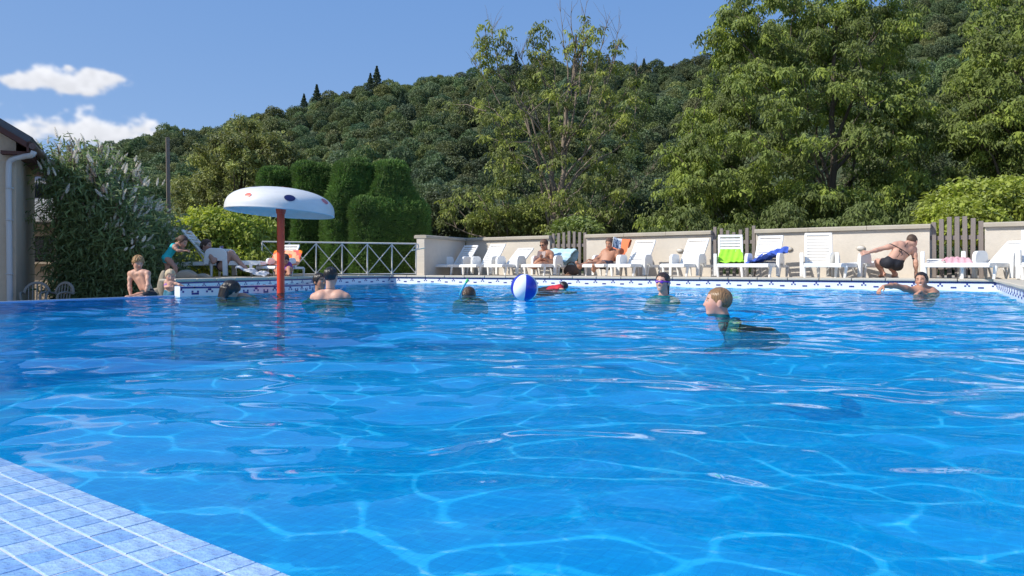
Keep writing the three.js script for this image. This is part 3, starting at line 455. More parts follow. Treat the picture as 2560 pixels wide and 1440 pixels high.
// ------------------------------------------------------------------ buildings at the left, in their own shade
{
  const wallM = std([0.66, 0.54, 0.41], 0.92, { map: rep(grime, 0.4, 0.4), bumpMap: rep(grain, 2, 2), bumpScale: 0.003 }), dark = std([0.095, 0.035, 0.026], 0.7), slate = std([0.10, 0.105, 0.12], 0.6, { map: rep(grime, 1, 1) }), pipe = phy([0.50, 0.50, 0.50], 0.4);
  const o = thing('pool_house', 'beige house corner with dark overhanging eave and white downpipe', 'house', atGround(40, 12, -0.5), 0.0), E = (x, y, d = 12) => at(x, y, d).sub(o.position).applyAxisAngle(V(0, 1, 0), -0.45);
  o.rotation.y = 0.45;
  const eaveY = E(90, 375).y, topX = -9.5;
  { // gable wall with the roof slope cut into its top
    const s = new THREE.Shape(); s.moveTo(0, 0); s.lineTo(0, E(40, 340).y); s.lineTo(-4.2, E(40, 340).y + 4.2 * 0.60); s.lineTo(-9, E(40, 340).y); s.lineTo(-9, 0); s.closePath();
    const g = new THREE.ExtrudeGeometry(s, { depth: 2.4, bevelEnabled: false }); part('wall', g.translate(0, 0, -2.4), wallM, o);
  }
  const roof = (a, b) => { const d = b.clone().sub(a), g = new THREE.BoxGeometry(d.length(), 0.10, 3.4, 1, 1, 1); g.rotateZ(Math.atan2(d.y, d.x)); return g.translate((a.x + b.x) / 2, (a.y + b.y) / 2, -1.42); };
  const e0 = E(76, 366), ridge = V(-4.2, e0.y + (e0.x + 4.2) * 0.62, 0);
  const rf = part('roof', roof(ridge, V(e0.x, e0.y, 0)), dark, o); part('roof_slope', roof(V(-8.8, e0.y, 0), ridge), dark, o);
  part('slate_cover', roof(ridge.clone().add(V(0.03, 0.075, 0)), V(e0.x + 0.02, e0.y + 0.075, 0)), slate, rf);
  part('soffit', box(0.36, 0.05, 3.2, e0.x - 0.20, e0.y - 0.12, -1.42), dark, o);
  part('fascia', box(0.03, 0.16, 3.4, e0.x - 0.015, e0.y - 0.03, -1.42), dark, o);
  part('gutter', bar(V(e0.x + 0.05, e0.y - 0.02, 0.30), V(e0.x + 0.05, e0.y - 0.02, -2.6), 0.05, 0.05, 12), std([0.12, 0.07, 0.06], 0.5), o);
  const p = [E(85, 378, 11.8), E(82, 386, 11.8), E(60, 391, 11.9), E(34, 397, 11.9), E(24, 404, 11.9), E(22, 420, 11.9), E(23, 600, 11.9), E(25, 796, 11.9)];
  part('downpipe', tube(p, 0.042, 90, 12), pipe, o);
  for (const y of [470, 550, 685]) part('pipe_clip', new THREE.TorusGeometry(0.047, 0.01, 6, 20).rotateX(Math.PI / 2).translate(E(24, y, 11.9).x, E(24, y, 11.9).y, E(24, y, 11.9).z), pipe, o);
  // annex behind, with slate roofs and an opening
  const h = thing('annex', 'low beige annex with grey slate roof and dark window behind the house', 'building', atGround(40, 16.5, -0.5), 0), A = (x, y, d = 16.5) => at(x, y, d).sub(h.position);
  const top = A(40, 556).y, wx0 = A(44, 600).x, wx1 = A(135, 600).x, wy0 = A(44, 655).y, wy1 = A(44, 590).y, s = new THREE.Shape([[-4, 0], [1.5, 0], [1.5, top], [-4, top]].map((q) => new THREE.Vector2(...q)));
  s.holes.push(new THREE.Path([[wx0, wy0], [wx1, wy0], [wx1, wy1], [wx0, wy1]].map((q) => new THREE.Vector2(...q))));
  part('wall', new THREE.ExtrudeGeometry(s, { depth: 0.25, bevelEnabled: false }).translate(0, 0, -0.25), wallM, h);
  const w = part('window', merge([box(0.05, wy1 - wy0, 0.06, wx0 + 0.025, (wy0 + wy1) / 2, -0.12), box(0.05, wy1 - wy0, 0.06, wx1 - 0.025, (wy0 + wy1) / 2, -0.12), box(wx1 - wx0 - 0.102, 0.05, 0.06, (wx0 + wx1) / 2, wy1 - 0.025, -0.12), box(wx1 - wx0 - 0.102, 0.05, 0.06, (wx0 + wx1) / 2, wy0 + 0.025, -0.12)]), std([0.02, 0.02, 0.02], 0.5), h);
  part('pane', box(wx1 - wx0 - 0.1, wy1 - wy0 - 0.1, 0.01, (wx0 + wx1) / 2, (wy0 + wy1) / 2, -0.13), phy([0.02, 0.025, 0.03], 0.03, { ior: 2.2 }), w);
  part('window_sill', box(wx1 - wx0 + 0.1, 0.04, 0.14, (wx0 + wx1) / 2, wy0 - 0.02, 0.06), wallM, h);
  const R = part('roof', (() => { const g = new THREE.BoxGeometry(5.8, 0.05, 1.2); g.rotateX(0.50); return g.translate(-1.3, top + 0.28, -0.25); })(), slate, h);
  const tileG = new RoundedBoxGeometry(0.42, 0.02, 0.2, 1, 0.005), r = rng(3), tm = [0.30, 0.34, 0.27].map((k) => std([k, k * 0.98, k * 0.96], 0.7, { map: grime }));
  for (let j = 0; j < 8; j++) for (let i = 0; i < 7; i++) { const m = part('slate', tileG, tm[Math.floor(r() * 3)], R); m.position.set(-1.6 + i * 0.425 + (j % 2) * 0.2, top + 0.03 + j * 0.068 + r() * 0.006, 0.26 - j * 0.125); m.rotation.x = 0.44; }
  part('gutter', bar(V(-4.2, top - 0.01, 0.36), V(1.55, top - 0.01, 0.36), 0.05, 0.05, 10), std([0.12, 0.11, 0.1], 0.5), h);
  const k = thing('slate_roofed_barn', 'dark slate roof rising behind the low annex', 'building', atGround(40, 21, -0.5)), kt = at(40, 395, 21).y, kb = at(40, 500, 21).y;
  part('wall', box(4.2, kb + 0.5, 4, -1.6, (kb + 0.5) / 2, -2.2), wallM, k);
  part('roof', (() => { const g = new THREE.CylinderGeometry(1.35, 1.35, 4.4, 3, 1).rotateX(-Math.PI / 2).rotateY(Math.PI / 2); g.computeBoundingBox(); return g.scale(1, (kt - kb) / 2.0, 1.9).translate(-1.6, kb + 0.5 + (kt - kb) * 0.335, -2.2); })(), std([0.035, 0.042, 0.065], 0.5), k);
}
// timber post left of the bush
{ const p = thing('timber_post', 'tall weathered square timber post beside the flowering shrub', 'post', atGround(424, 15.6, 0)), h = at(424, 350, 15.6).y; part('post', box(0.072, h + 0.1, 0.072, 0, h / 2, 0, 0.006), std([0.24, 0.19, 0.15], 0.9, { map: M.wood.map }), p); p.rotation.y = 0.5; p.rotation.z = 0.012; }
// rounded stones by the shallow pool
[['smooth beige boulder behind the toddler', 468, 690, 12.6, 0.17, 0.10], ['flat beige boulder left of the lounger leg', 505, 694, 12.9, 0.15, 0.07], ['grey upright stone just left of the toddler', 410, 722, 11.6, 0.10, 0.26], ['small grey stone between boy and toddler', 392, 735, 11.6, 0.10, 0.09], ['long pale flat stone under the lounger foot', 585, 696, 13.4, 0.24, 0.035]].forEach(([label, x, y, d, w, h], i) => {
  const o = thing('boulder', label, 'boulder', at(x, y, d)), g = new THREE.IcosahedronGeometry(1, 4), p = g.attributes.position, v = V(); for (let k = 0; k < p.count; k++) { v.fromBufferAttribute(p, k); const n = 0.82 + 0.36 * fbm(v.x * 1.1 + i * 9, v.y * 1.1, v.z * 1.1, 4); p.setXYZ(k, v.x * w * n, v.y * h * n, v.z * w * 0.8 * n); } g.computeVertexNormals();
  part('stone', g, std([0.36, 0.31, 0.24], 0.9, { map: rep(grime, 2, 2) }), o);
});
// white garden chairs by the house, shade put into their dark grey colour
const shadedPlastic = phy([0.20, 0.19, 0.17], 0.5);
for (const [x, label, t] of [[88, 'plastic garden chair with shade put into its colour, close to the house downpipe', 0.4], [140, 'plastic garden chair with shade put into its colour, nearer the flowering shrub', -0.3]]) {
  const o = thing('garden_chair', label, 'chair', atGround(x, 11.9, -0.46), t);
  part('seat', box(0.46, 0.03, 0.44, 0, 0.42, 0, 0.012), M.whitePlastic, o);
  for (const [a, b] of [[-1, -1], [1, -1], [-1, 1], [1, 1]]) part('leg', bar(V(a * 0.24, 0, b * 0.23), V(a * 0.2, 0.41, b * 0.19), 0.02, 0.026), M.whitePlastic, o);
  const s = new THREE.Shape(); s.absarc(0, 0, 0.27, 0, Math.PI); s.lineTo(-0.23, -0.02); s.absarc(0, 0, 0.23, Math.PI, 0, true); s.closePath();
  part('backrest', new THREE.ExtrudeGeometry(s, { depth: 0.03, bevelEnabled: true, bevelSize: 0.008, bevelThickness: 0.008 }).rotateX(-0.15).translate(0, 0.6, -0.24), M.whitePlastic, o);
  for (let i = -2; i <= 2; i++) part('back_slat', bar(V(i * 0.08, 0.43, -0.2), V(i * 0.085, 0.6 + Math.sqrt(0.0625 - (i * 0.085) ** 2), -0.26), 0.014), M.whitePlastic, o);
  for (const q of [-1, 1]) part('armrest', tube([V(q * 0.25, 0.6, -0.22), V(q * 0.27, 0.64, 0), V(q * 0.26, 0.6, 0.18), V(q * 0.23, 0.42, 0.2)], 0.022, 20), M.whitePlastic, o);
  o.scale.setScalar(0.68);
  o.traverse((m) => { if (m.isMesh) m.material = shadedPlastic; });
}
// ------------------------------------------------------------------ plants
const leafMat = (c, t = 0.35) => new THREE.MeshPhysicalMaterial({ color: rgb(...c), roughness: 0.88, transmission: t, thickness: 0, specularIntensity: 0.8 });
const barkMat = std([0.13, 0.105, 0.08], 0.95, { map: M.wood.map }), paleBark = std([0.27, 0.22, 0.17], 0.95, { map: M.wood.map });
// a leaf blade bent along its midrib
function blade(len, wid, bend, pos, nor0, m4) {
  const P = [V(0, 0, 0), V(-wid * 0.46, 0.012 * len, len * 0.33), V(wid * 0.46, 0.012 * len, len * 0.33), V(0, -bend * 0.28 * len, len * 0.42), V(-wid * 0.36, -bend * 0.5 * len, len * 0.72), V(wid * 0.36, -bend * 0.5 * len, len * 0.72), V(0, -bend * len, len)];
  const T = [[0, 1, 3], [0, 3, 2], [1, 4, 3], [3, 5, 2], [3, 4, 6], [3, 6, 5]];
  for (const t of T) for (const k of t) { const q = P[k].clone().applyMatrix4(m4); pos.push(q.x, q.y, q.z); }
}
const flat = (pos) => { const g = new THREE.BufferGeometry(); g.setAttribute('position', new THREE.BufferAttribute(new Float32Array(pos), 3)); g.computeVertexNormals(); return g; };
const M4 = (x, y, z, rx, ry, rz, s = 1) => new THREE.Matrix4().compose(V(x, y, z), new THREE.Quaternion().setFromEuler(new THREE.Euler(rx, ry, rz, 'YXZ')), V(s, s, s));
// a walnut-like compound leaf: leaflets hanging from a stalk
const compound = (seed, n = 6, len = 0.125, wid = 0.058) => { const r = rng(seed), pos = []; for (let i = 0; i < n; i++) { const s = i / n, side = i === n - 1 ? 0 : i % 2 ? 1 : -1; blade(len * (0.8 + 0.4 * r()), wid * (0.85 + 0.3 * r()), 0.25 + r() * 0.4, pos, null, M4(0, -s * s * 0.12, s * 0.24, 0.1 + r() * 0.9, side * (0.9 + r() * 0.5), side * 0.4)); } return flat(pos); };
const spray = (seed, n, len, wid, spread, hang = 0.3) => { const r = rng(seed), pos = []; for (let i = 0; i < n; i++) blade(len * (0.7 + 0.6 * r()), wid * (0.7 + 0.6 * r()), r() * 0.4, pos, null, M4((r() - 0.5) * spread, (r() - 0.5) * spread, (r() - 0.5) * spread, hang + (r() - 0.5) * 1.6, r() * 6.283, (r() - 0.5) * 1.6)); return flat(pos); };
// scatter copies of leaf shapes; places: [position, direction angle, pitch, scale, tone]
function leaves(name, geos, mat, places, parent, tone) {
  geos.forEach((g, k) => {
    const mine = places.filter((_, i) => i % geos.length === k), im = new THREE.InstancedMesh(g, mat, mine.length), m = new THREE.Matrix4(), c = rgb(1, 1, 1);
    mine.forEach((p, i) => { im.setMatrixAt(i, m.copy(M4(p[0].x, p[0].y, p[0].z, p[2], p[1], p[5] ?? 0, p[3]))); const t = p[4]; c.setRGB(t * tone(t)[0], t * tone(t)[1], t * tone(t)[2]); im.setColorAt(i, c); });
    im.name = numbered(name); im.userData.kind = 'stuff'; im.castShadow = im.receiveShadow = true; parent.add(im);
  });
}
const plain = () => [1, 1, 1];
function limbTube(a, b, r0, r1, r, wob, seg = 8, n = 6) {          // a crooked tapering limb
  const pts = [], d = b.clone().sub(a), L = d.length(); for (let i = 0; i <= seg; i++) { const t = i / seg, p = a.clone().lerp(b, t); p.y += Math.sin(t * Math.PI) * L * 0.05; if (i && i < seg) p.add(V((r() - 0.5), (r() - 0.5), (r() - 0.5)).multiplyScalar(wob * L)); pts.push(p); }
  const c = new THREE.CatmullRomCurve3(pts), F = c.computeFrenetFrames(seg * 2, false), pos = [], idx = [];
  for (let i = 0; i <= seg * 2; i++) { const t = i / (seg * 2), p = c.getPoint(t), R = lerp(r0, r1, Math.pow(t, 0.8)); for (let k = 0; k < n; k++) { const al = k / n * 6.2832; pos.push(...p.clone().addScaledVector(F.normals[i], Math.cos(al) * R).addScaledVector(F.binormals[i], Math.sin(al) * R).toArray()); } }
  for (let i = 0; i < seg * 2; i++) for (let k = 0; k < n; k++) { const q = i * n + k, w = i * n + (k + 1) % n; idx.push(q, w, q + n, w, w + n, q + n); }
  const g = meshGeo(pos, idx); g.userData.curve = c; return g;
}
// a broadleaf tree: trunk and limbs reaching into clumps of leaves that fill the given lobes
function tree(name, label, foot, lobes, o) {
  const r = rng(o.seed), t = thing(name, label, 'tree', foot, 0, o.group), rel = (p) => p.clone().sub(foot), trunk = [], limbs = [], places = [], top = rel(o.top), lean = V(0, 0, 0);
  const tg = limbTube(V(0, -0.3, 0), top, o.girth, o.girth * 0.25, r, 0.025, 10, 9); trunk.push(tg);
  part('trunk', trunk, o.bark ?? barkMat, t);
  const clumps = [];
  for (const [c, rx, ry, rz, n] of lobes) for (let i = 0; i < n * (o.more ?? 1); i++) { const u = V(r() * 2 - 1, r() * 2 - 1, r() * 2 - 1); while (u.length() > 1 || u.length() < 0.05) u.set(r() * 2 - 1, r() * 2 - 1, r() * 2 - 1); u.setLength(Math.pow(u.length(), o.hollow ?? 0.55)); clumps.push(rel(c).add(V(u.x * rx, u.y * ry, u.z * rz))); }
  const scaffold = [];
  for (let i = 0; i < (o.limbs ?? 9); i++) { let s = 0.12 + 0.75 * (i / (o.limbs ?? 9)), st = tg.userData.curve.getPoint(s); const aim = clumps[Math.floor(r() * clumps.length)]; while (s > 0.1 && aim.y - st.y < 0.7 * Math.hypot(aim.x - st.x, aim.z - st.z)) st = tg.userData.curve.getPoint(s -= 0.05); const goal = aim.clone().lerp(st, 0.15); const g = limbTube(st, goal, o.girth * (0.55 - 0.35 * s), 0.018, r, 0.05, 7, 6); limbs.push(g); for (let k = 3; k <= 12; k++) scaffold.push(g.userData.curve.getPoint(k / 12)); }
  for (let k = 4; k <= 14; k++) scaffold.push(tg.userData.curve.getPoint(k / 14));
  const twigs = [], axis = (c) => Math.hypot(c.x - lean.x, c.z) + 0.3 * Math.abs(c.y - top.y * 0.5); clumps.sort((a, b) => axis(a) - axis(b));
  for (const c of clumps) {
    let best = null, bd = 1e9; for (const s of scaffold) { const d = s.distanceTo(c) + (s.y > c.y - 0.3 ? 0.5 + 2 * Math.max(0, s.y - c.y) : 0); if (d < bd) { bd = d; best = s; } }
    if (bd > 0.12) { const g = limbTube(best, c, Math.min(0.03, 0.010 + bd * 0.008), 0.006, r, 0.07, 4, 4); twigs.push(g); scaffold.push(g.userData.curve.getPoint(0.45), g.userData.curve.getPoint(0.8)); }
    const R = o.clump * (0.6 + 0.8 * r()), base = 0.55 + 0.8 * r(), N = Math.round(o.per * (0.5 + r()));
    for (let i = 0; i < N; i++) { const u = V(r() * 2 - 1, r() * 2 - 1, r() * 2 - 1); u.multiplyScalar(R * (0.3 + 0.7 * r())); u.y *= 0.7; const p = c.clone().add(u); places.push([p, Math.atan2(u.x, u.z) + (r() - 0.5) * 2.2, -0.35 + r() * 1.1, 0.65 + 0.6 * r(), base * (0.75 + 0.5 * r()), (r() - 0.5) * 1.3]); }
  }
  part('limbs', limbs.map((g) => g), o.bark ?? barkMat, t); t.children[t.children.length - 1].name = numbered('limb');
  if (twigs.length) part('twig', twigs, o.twig ?? o.bark ?? barkMat, t);
  for (const [a, b, w] of o.bare ?? []) { const g = [limbTube(rel(a), rel(b), w, 0.004, r, 0.04, 6, 5)], cv = g[0].userData.curve; for (let i = 0; i < 12; i++) { const s = 0.25 + 0.7 * r(), q = cv.getPoint(s), e = q.clone().add(V((r() - 0.5) * 0.9, 0.25 + r() * 0.55, (r() - 0.5) * 0.6)); g.push(limbTube(q, e, 0.008, 0.002, r, 0.06, 4, 4)); } part('bare_branch', g, paleBark, t); }
  leaves('crown', o.geos, o.mat, places, t, o.tone ?? plain);
  return t;
}
const walnut = [compound(1), compound(2), compound(3), compound(4, 5)], fine = [spray(5, 9, 0.13, 0.06, 0.26), spray(6, 9, 0.12, 0.05, 0.26), spray(7, 10, 0.11, 0.06, 0.28)], tiny = [spray(8, 12, 0.09, 0.045, 0.22), spray(9, 12, 0.085, 0.04, 0.22)];
const G = { walnut: leafMat([0.215, 0.285, 0.045], 0.45), sparse: leafMat([0.24, 0.29, 0.055], 0.45), lime: leafMat([0.40, 0.47, 0.050], 0.55), olive: leafMat([0.28, 0.31, 0.075], 0.45), shade: leafMat([0.14, 0.19, 0.04], 0.4), dark: leafMat([0.085, 0.115, 0.042]), hedge: leafMat([0.125, 0.235, 0.036], 0.35) };
const warm = (t) => t > 1.15 ? [1.12, 1.05, 0.8] : [1, 1, 1];
const lobe = (x, y, d, rx, ry, rz, n) => [at(x, y, d), rx / FOCAL * d, ry / FOCAL * d, rz, n];
tree('walnut_tree', 'big spreading walnut tree behind the wall, right of centre', atGround(2078, 23.5, 0), [lobe(2010, 330, 23.5, 270, 240, 3.2, 130), lobe(1870, 350, 23, 170, 190, 2.2, 60), lobe(1800, 500, 23, 130, 90, 1.8, 48), lobe(1960, 70, 23.5, 190, 120, 2.2, 62), lobe(2165, 210, 24, 115, 170, 2.0, 52), lobe(2110, 20, 24, 120, 90, 2, 32), lobe(1830, 85, 23.5, 60, 40, 0.8, 10), lobe(2060, 520, 22.8, 250, 60, 2, 64), lobe(2240, 60, 24, 45, 70, 1.0, 10), lobe(2265, 320, 23.5, 55, 90, 1.2, 16), lobe(2320, 455, 23, 90, 40, 1.2, 20), lobe(1720, 430, 23, 70, 110, 1.4, 26), lobe(2235, 490, 23, 95, 70, 1.6, 26), lobe(1690, 560, 23, 70, 50, 1.2, 16)], { more: 1.28, hollow: 0.66, seed: 11, top: at(2090, 60, 23.5), girth: 0.16, limbs: 16, clump: 0.32, per: 23, geos: walnut, mat: G.walnut, tone: warm });
tree('walnut_tree', 'tall walnut tree cut off by the right edge of the view', atGround(2560, 22, 0), [lobe(2555, 130, 22, 115, 200, 2.2, 80), lobe(2500, 330, 22, 110, 80, 1.6, 42), lobe(2580, 380, 22, 110, 90, 2, 40), lobe(2440, 200, 22, 45, 60, 1.0, 14), lobe(2420, 310, 22, 45, 70, 1.0, 16), lobe(2660, 200, 22, 130, 260, 2.4, 60)], { more: 1.2, hollow: 0.66, seed: 12, top: at(2570, 20, 22), girth: 0.15, limbs: 12, clump: 0.34, per: 22, geos: walnut, mat: G.walnut, tone: warm });
tree('sparse_tree', 'thin half bare tree rising behind the wall at the centre', atGround(1380, 25, 0), [lobe(1370, 420, 25, 170, 130, 2, 80), lobe(1300, 280, 25, 130, 110, 1.7, 58), lobe(1470, 310, 25, 130, 130, 1.7, 58), lobe(1180, 520, 25, 120, 60, 1.4, 44), lobe(1360, 530, 24.6, 200, 55, 1.6, 60), lobe(1235, 120, 25, 38, 80, 0.6, 30), lobe(1352, 130, 25, 30, 90, 0.6, 30), lobe(1480, 120, 25, 75, 80, 0.9, 36), lobe(1580, 280, 25, 60, 100, 1, 26), lobe(1500, 510, 25, 110, 70, 1.4, 34), lobe(1160, 250, 25, 50, 25, 0.8, 6)], { more: 0.62, seed: 13, top: at(1440, 90, 25), girth: 0.13, limbs: 18, clump: 0.25, per: 9, hollow: 0.75, geos: walnut, mat: G.sparse, bark: paleBark, tone: warm, bare: [[at(1385, 580, 25), at(1358, 120, 25.2), 0.085], [at(1395, 560, 25), at(1455, 110, 25), 0.085], [at(1400, 520, 25), at(1545, 210, 25.2), 0.05], [at(1385, 520, 25), at(1245, 110, 25), 0.05], [at(1440, 260, 25), at(1430, 2, 25), 0.05], [at(1450, 240, 25), at(1468, 0, 24.8), 0.04], [at(1470, 260, 25), at(1525, 40, 25), 0.04], [at(1500, 260, 25), at(1555, 60, 25.2), 0.035], [at(1420, 220, 25), at(1400, 20, 25), 0.03], [at(1490, 300, 25), at(1556, 90, 24.7), 0.03], [at(1250, 190, 25), at(1222, 60, 25), 0.02], [at(1250, 260, 25), at(1180, 150, 25), 0.02], [at(1330, 200, 25), at(1290, 130, 25), 0.02], [at(1590, 330, 25), at(1590, 170, 25), 0.02], [at(1520, 560, 24.5), at(1640, 420, 24.5), 0.03]] });
tree('light_green_tree', 'light green loose tree behind the timber post and yellow bush', atGround(600, 28, 0), [lobe(610, 440, 28, 120, 110, 2, 90), lobe(530, 490, 28, 90, 80, 1.6, 50), lobe(690, 430, 28, 60, 90, 1.4, 36), lobe(600, 350, 28, 60, 50, 1.2, 20)], { seed: 14, top: at(610, 360, 28), girth: 0.11, limbs: 12, clump: 0.36, per: 20, geos: fine, mat: G.olive });
// bushes: lobes packed with fine sprays on a few stems
function bush(name, label, foot, lobes, o) {
  const r = rng(o.seed), t = thing(name, label, o.cat ?? 'bush', foot, 0, o.group), places = [], stems = [];
  for (const [c0, rx, ry, rz, n] of lobes) {
    const c = c0.clone().sub(foot); for (let i = 0; i < 3; i++) stems.push(limbTube(V((r() - 0.5) * 0.3, -0.2, (r() - 0.5) * 0.2), c.clone().add(V((r() - 0.5) * rx, (r() - 0.3) * ry, (r() - 0.5) * rz)), 0.03, 0.006, r, 0.05, 5, 5));
    for (let i = 0; i < n; i++) { const u = V(r() * 2 - 1, r() * 2 - 1, r() * 2 - 1); if (u.length() > 1) { i--; continue; } u.setLength(Math.pow(u.length(), 0.34)); const lump = 1 + 0.34 * (fbm(u.x * 2.6 + o.seed, u.y * 2.6, u.z * 2.6, 3) - 0.5) * 2; const p = V(c.x + u.x * rx * lump, c.y + u.y * ry * lump, c.z + u.z * rz * lump); if (p.y + foot.y < 0) continue; places.push([p, r() * 6.283, (r() - 0.3) * 1.2, 0.7 + 0.6 * r(), (0.65 + 0.6 * fbm(p.x * 1.6, p.y * 1.6, p.z * 1.6 + o.seed, 3)) * (0.8 + 0.4 * r())]); }
  }
  part('stem', stems, barkMat, t); leaves('foliage', o.geos, o.mat, places, t, o.tone ?? plain); return t;
}
bush('yellow_green_bush', 'rounded yellow green bush behind the left lounger', atGround(560, 16.6, DECK), [lobe(560, 590, 16.6, 105, 62, 0.9, 2300), lobe(620, 600, 16.8, 70, 60, 0.8, 1100), lobe(480, 630, 16.4, 60, 60, 0.6, 800), lobe(560, 655, 16.2, 130, 40, 0.6, 1300)], { seed: 21, geos: tiny, mat: G.lime, tone: warm });
bush('bright_bush', 'bright green bush above the arched picket gate', atGround(2450, 18.5, 0), [lobe(2450, 520, 18.5, 130, 62, 0.9, 2400), lobe(2400, 550, 18, 100, 50, 0.8, 1100), lobe(2540, 520, 18.6, 110, 70, 0.9, 1700)], { seed: 22, geos: fine, mat: G.lime });
const LOBES = { 3: [[1645, 585, 40, 22, 110], [1725, 560, 42, 52, 240]], 4: [[2160, 555, 48, 52, 230], [2240, 580, 60, 26, 150], [2305, 553, 40, 58, 200]], 5: [[1840, 580, 60, 24, 150], [1955, 553, 46, 58, 220], [2060, 575, 60, 34, 200]] };
for (const [i, x, y, d, w, h, n, label] of [[0, 1120, 540, 29, 90, 60, 1500, 'dark shrub behind the return wall'], [1, 1290, 560, 26, 110, 40, 1500, 'low olive shrub behind the wall below the sparse tree'], [2, 1560, 550, 27, 100, 70, 900, 'dark shrub behind the wall between the two big trees'], [3, 1700, 560, 22, 90, 55, 520, 'green shrub rising over the wall above the reading man'], [4, 2240, 545, 20, 120, 62, 560, 'dense shrub over the wall above the crouching woman'], [5, 1950, 560, 21, 160, 50, 680, 'dense shrub over the wall above the green towel'], [6, 2340, 430, 30, 150, 110, 1700, 'brownish thicket behind the bright green bush'], [7, 1440, 590, 21.5, 60, 40, 700, 'low green shrub seen through the first picket gap']])
  bush('shrub', label, atGround(x, d, 0), (LOBES[i] ?? [[x, y, w, h, n]]).map(([a, b, w2, h2, m]) => lobe(a, b, d, w2, h2, 0.9, m)), { seed: 40 + i, geos: i === 6 ? tiny : i === 3 || i === 4 || i === 5 || i === 2 ? walnut : fine, mat: [G.dark, G.sparse, G.dark, G.shade, G.shade, G.shade, G.dark, G.walnut][i] });
// the flowering shrub by the house: arching stems with long white flower spikes
{
  const foot = atGround(250, 13.8, -0.46), o = thing('flowering_shrub', 'large arching shrub with white flower spikes beside the house', 'shrub', foot), r = rng(51), stems = [], places = [], spikes = [];
  const gone = (p) => at(0, 0, 1) && null;
  for (let i = 0; i < 210; i++) {
    const a = (r() - 0.5) * 2, tip = at(lerp(126, 425, 0.5 + a * 0.5 * (0.55 + 0.45 * r())), 0, 13.8), x = (tip.x - foot.x), u = clamp((x + 1.0) / 2.3, -1, 1), hmax = at(0, 296 + 280 * Math.pow(Math.abs(clamp((x + 0.35) / 1.6, -1, 1)), 1.8), 13.8).y + 0.1, h = hmax * (0.35 + 0.65 * Math.sqrt(r())), z = (r() - 0.5) * 1.9;
    const b = V((r() - 0.5) * 0.9, 0, (r() - 0.5) * 0.6), e = V(x, h, z), mid = V(lerp(b.x, x, 0.35), h * 0.66, lerp(b.z, z, 0.35)), c = new THREE.QuadraticBezierCurve3(b, mid, e);
    stems.push(new THREE.TubeGeometry(c, 9, 0.010, 4, false));
    for (let k = 0; k < 30; k++) { const s = 0.16 + 0.82 * Math.pow(r(), 0.8), q = c.getPoint(s); places.push([q.add(V((r() - 0.5) * 0.42, (r() - 0.5) * 0.32, (r() - 0.5) * 0.42)), r() * 6.28, 0.1 + r() * 0.7, 0.75 + 0.6 * r(), 0.7 + 0.6 * r()]); }
    const d = c.getTangent(1); for (let k = 0; k < 5; k++) if (r() < (h / hmax > 0.8 ? 0.75 : 0.16)) spikes.push([e.clone().add(V((r() - 0.5) * 0.2 * k, -0.10 * k * r(), (r() - 0.5) * 0.2 * k)), d.clone().add(V((r() - 0.5) * 0.9, (r() - 0.25) * 0.5, (r() - 0.5) * 0.9)).normalize(), 0.34 + 0.30 * r()]);
  }
  for (let i = 0; i < 2400; i++) places.push([V(-0.6 + r() * 2.05, r() * r() * 1.9, (r() - 0.5) * 1.7), r() * 6.28, r() * 0.8, 0.8 + 0.6 * r(), 0.6 + 0.5 * r()]);
  part('stem', stems, std([0.17, 0.12, 0.075], 0.95), o);
  leaves('foliage', [spray(61, 7, 0.15, 0.028, 0.18), spray(62, 7, 0.13, 0.026, 0.18)], leafMat([0.25, 0.33, 0.115], 0.45), places, o, plain);
  const sg = (() => { const gs = [], q = rng(63); for (let i = 0; i < 46; i++) { const t = i / 46, R = 0.032 * Math.sin(Math.PI * (0.12 + 0.86 * t)) * 1.05, a = i * 2.4; gs.push(new THREE.IcosahedronGeometry(0.012 * (1.15 - 0.5 * t), 0).translate(Math.cos(a) * R, t * 0.30, Math.sin(a) * R)); } gs.push(new THREE.ConeGeometry(0.020, 0.30, 6).translate(0, 0.15, 0)); return merge(gs); })();
  const im = new THREE.InstancedMesh(sg, leafMat([0.92, 0.87, 0.80], 0.4), spikes.length), m = new THREE.Matrix4(), c = rgb(1, 1, 1);
  spikes.forEach(([p, d, s], i) => { im.setMatrixAt(i, m.compose(p, new THREE.Quaternion().setFromUnitVectors(V(0, 1, 0), d), V(s, s, s))); const k = r() < 0.22 ? 0.45 : 0.85 + 0.3 * r(); im.setColorAt(i, c.setRGB(k, k * (k < 0.6 ? 0.82 : 1), k * (k < 0.6 ? 0.7 : 0.98))); });
  im.name = 'flower_spike'; im.userData.kind = 'stuff'; o.add(im);
}
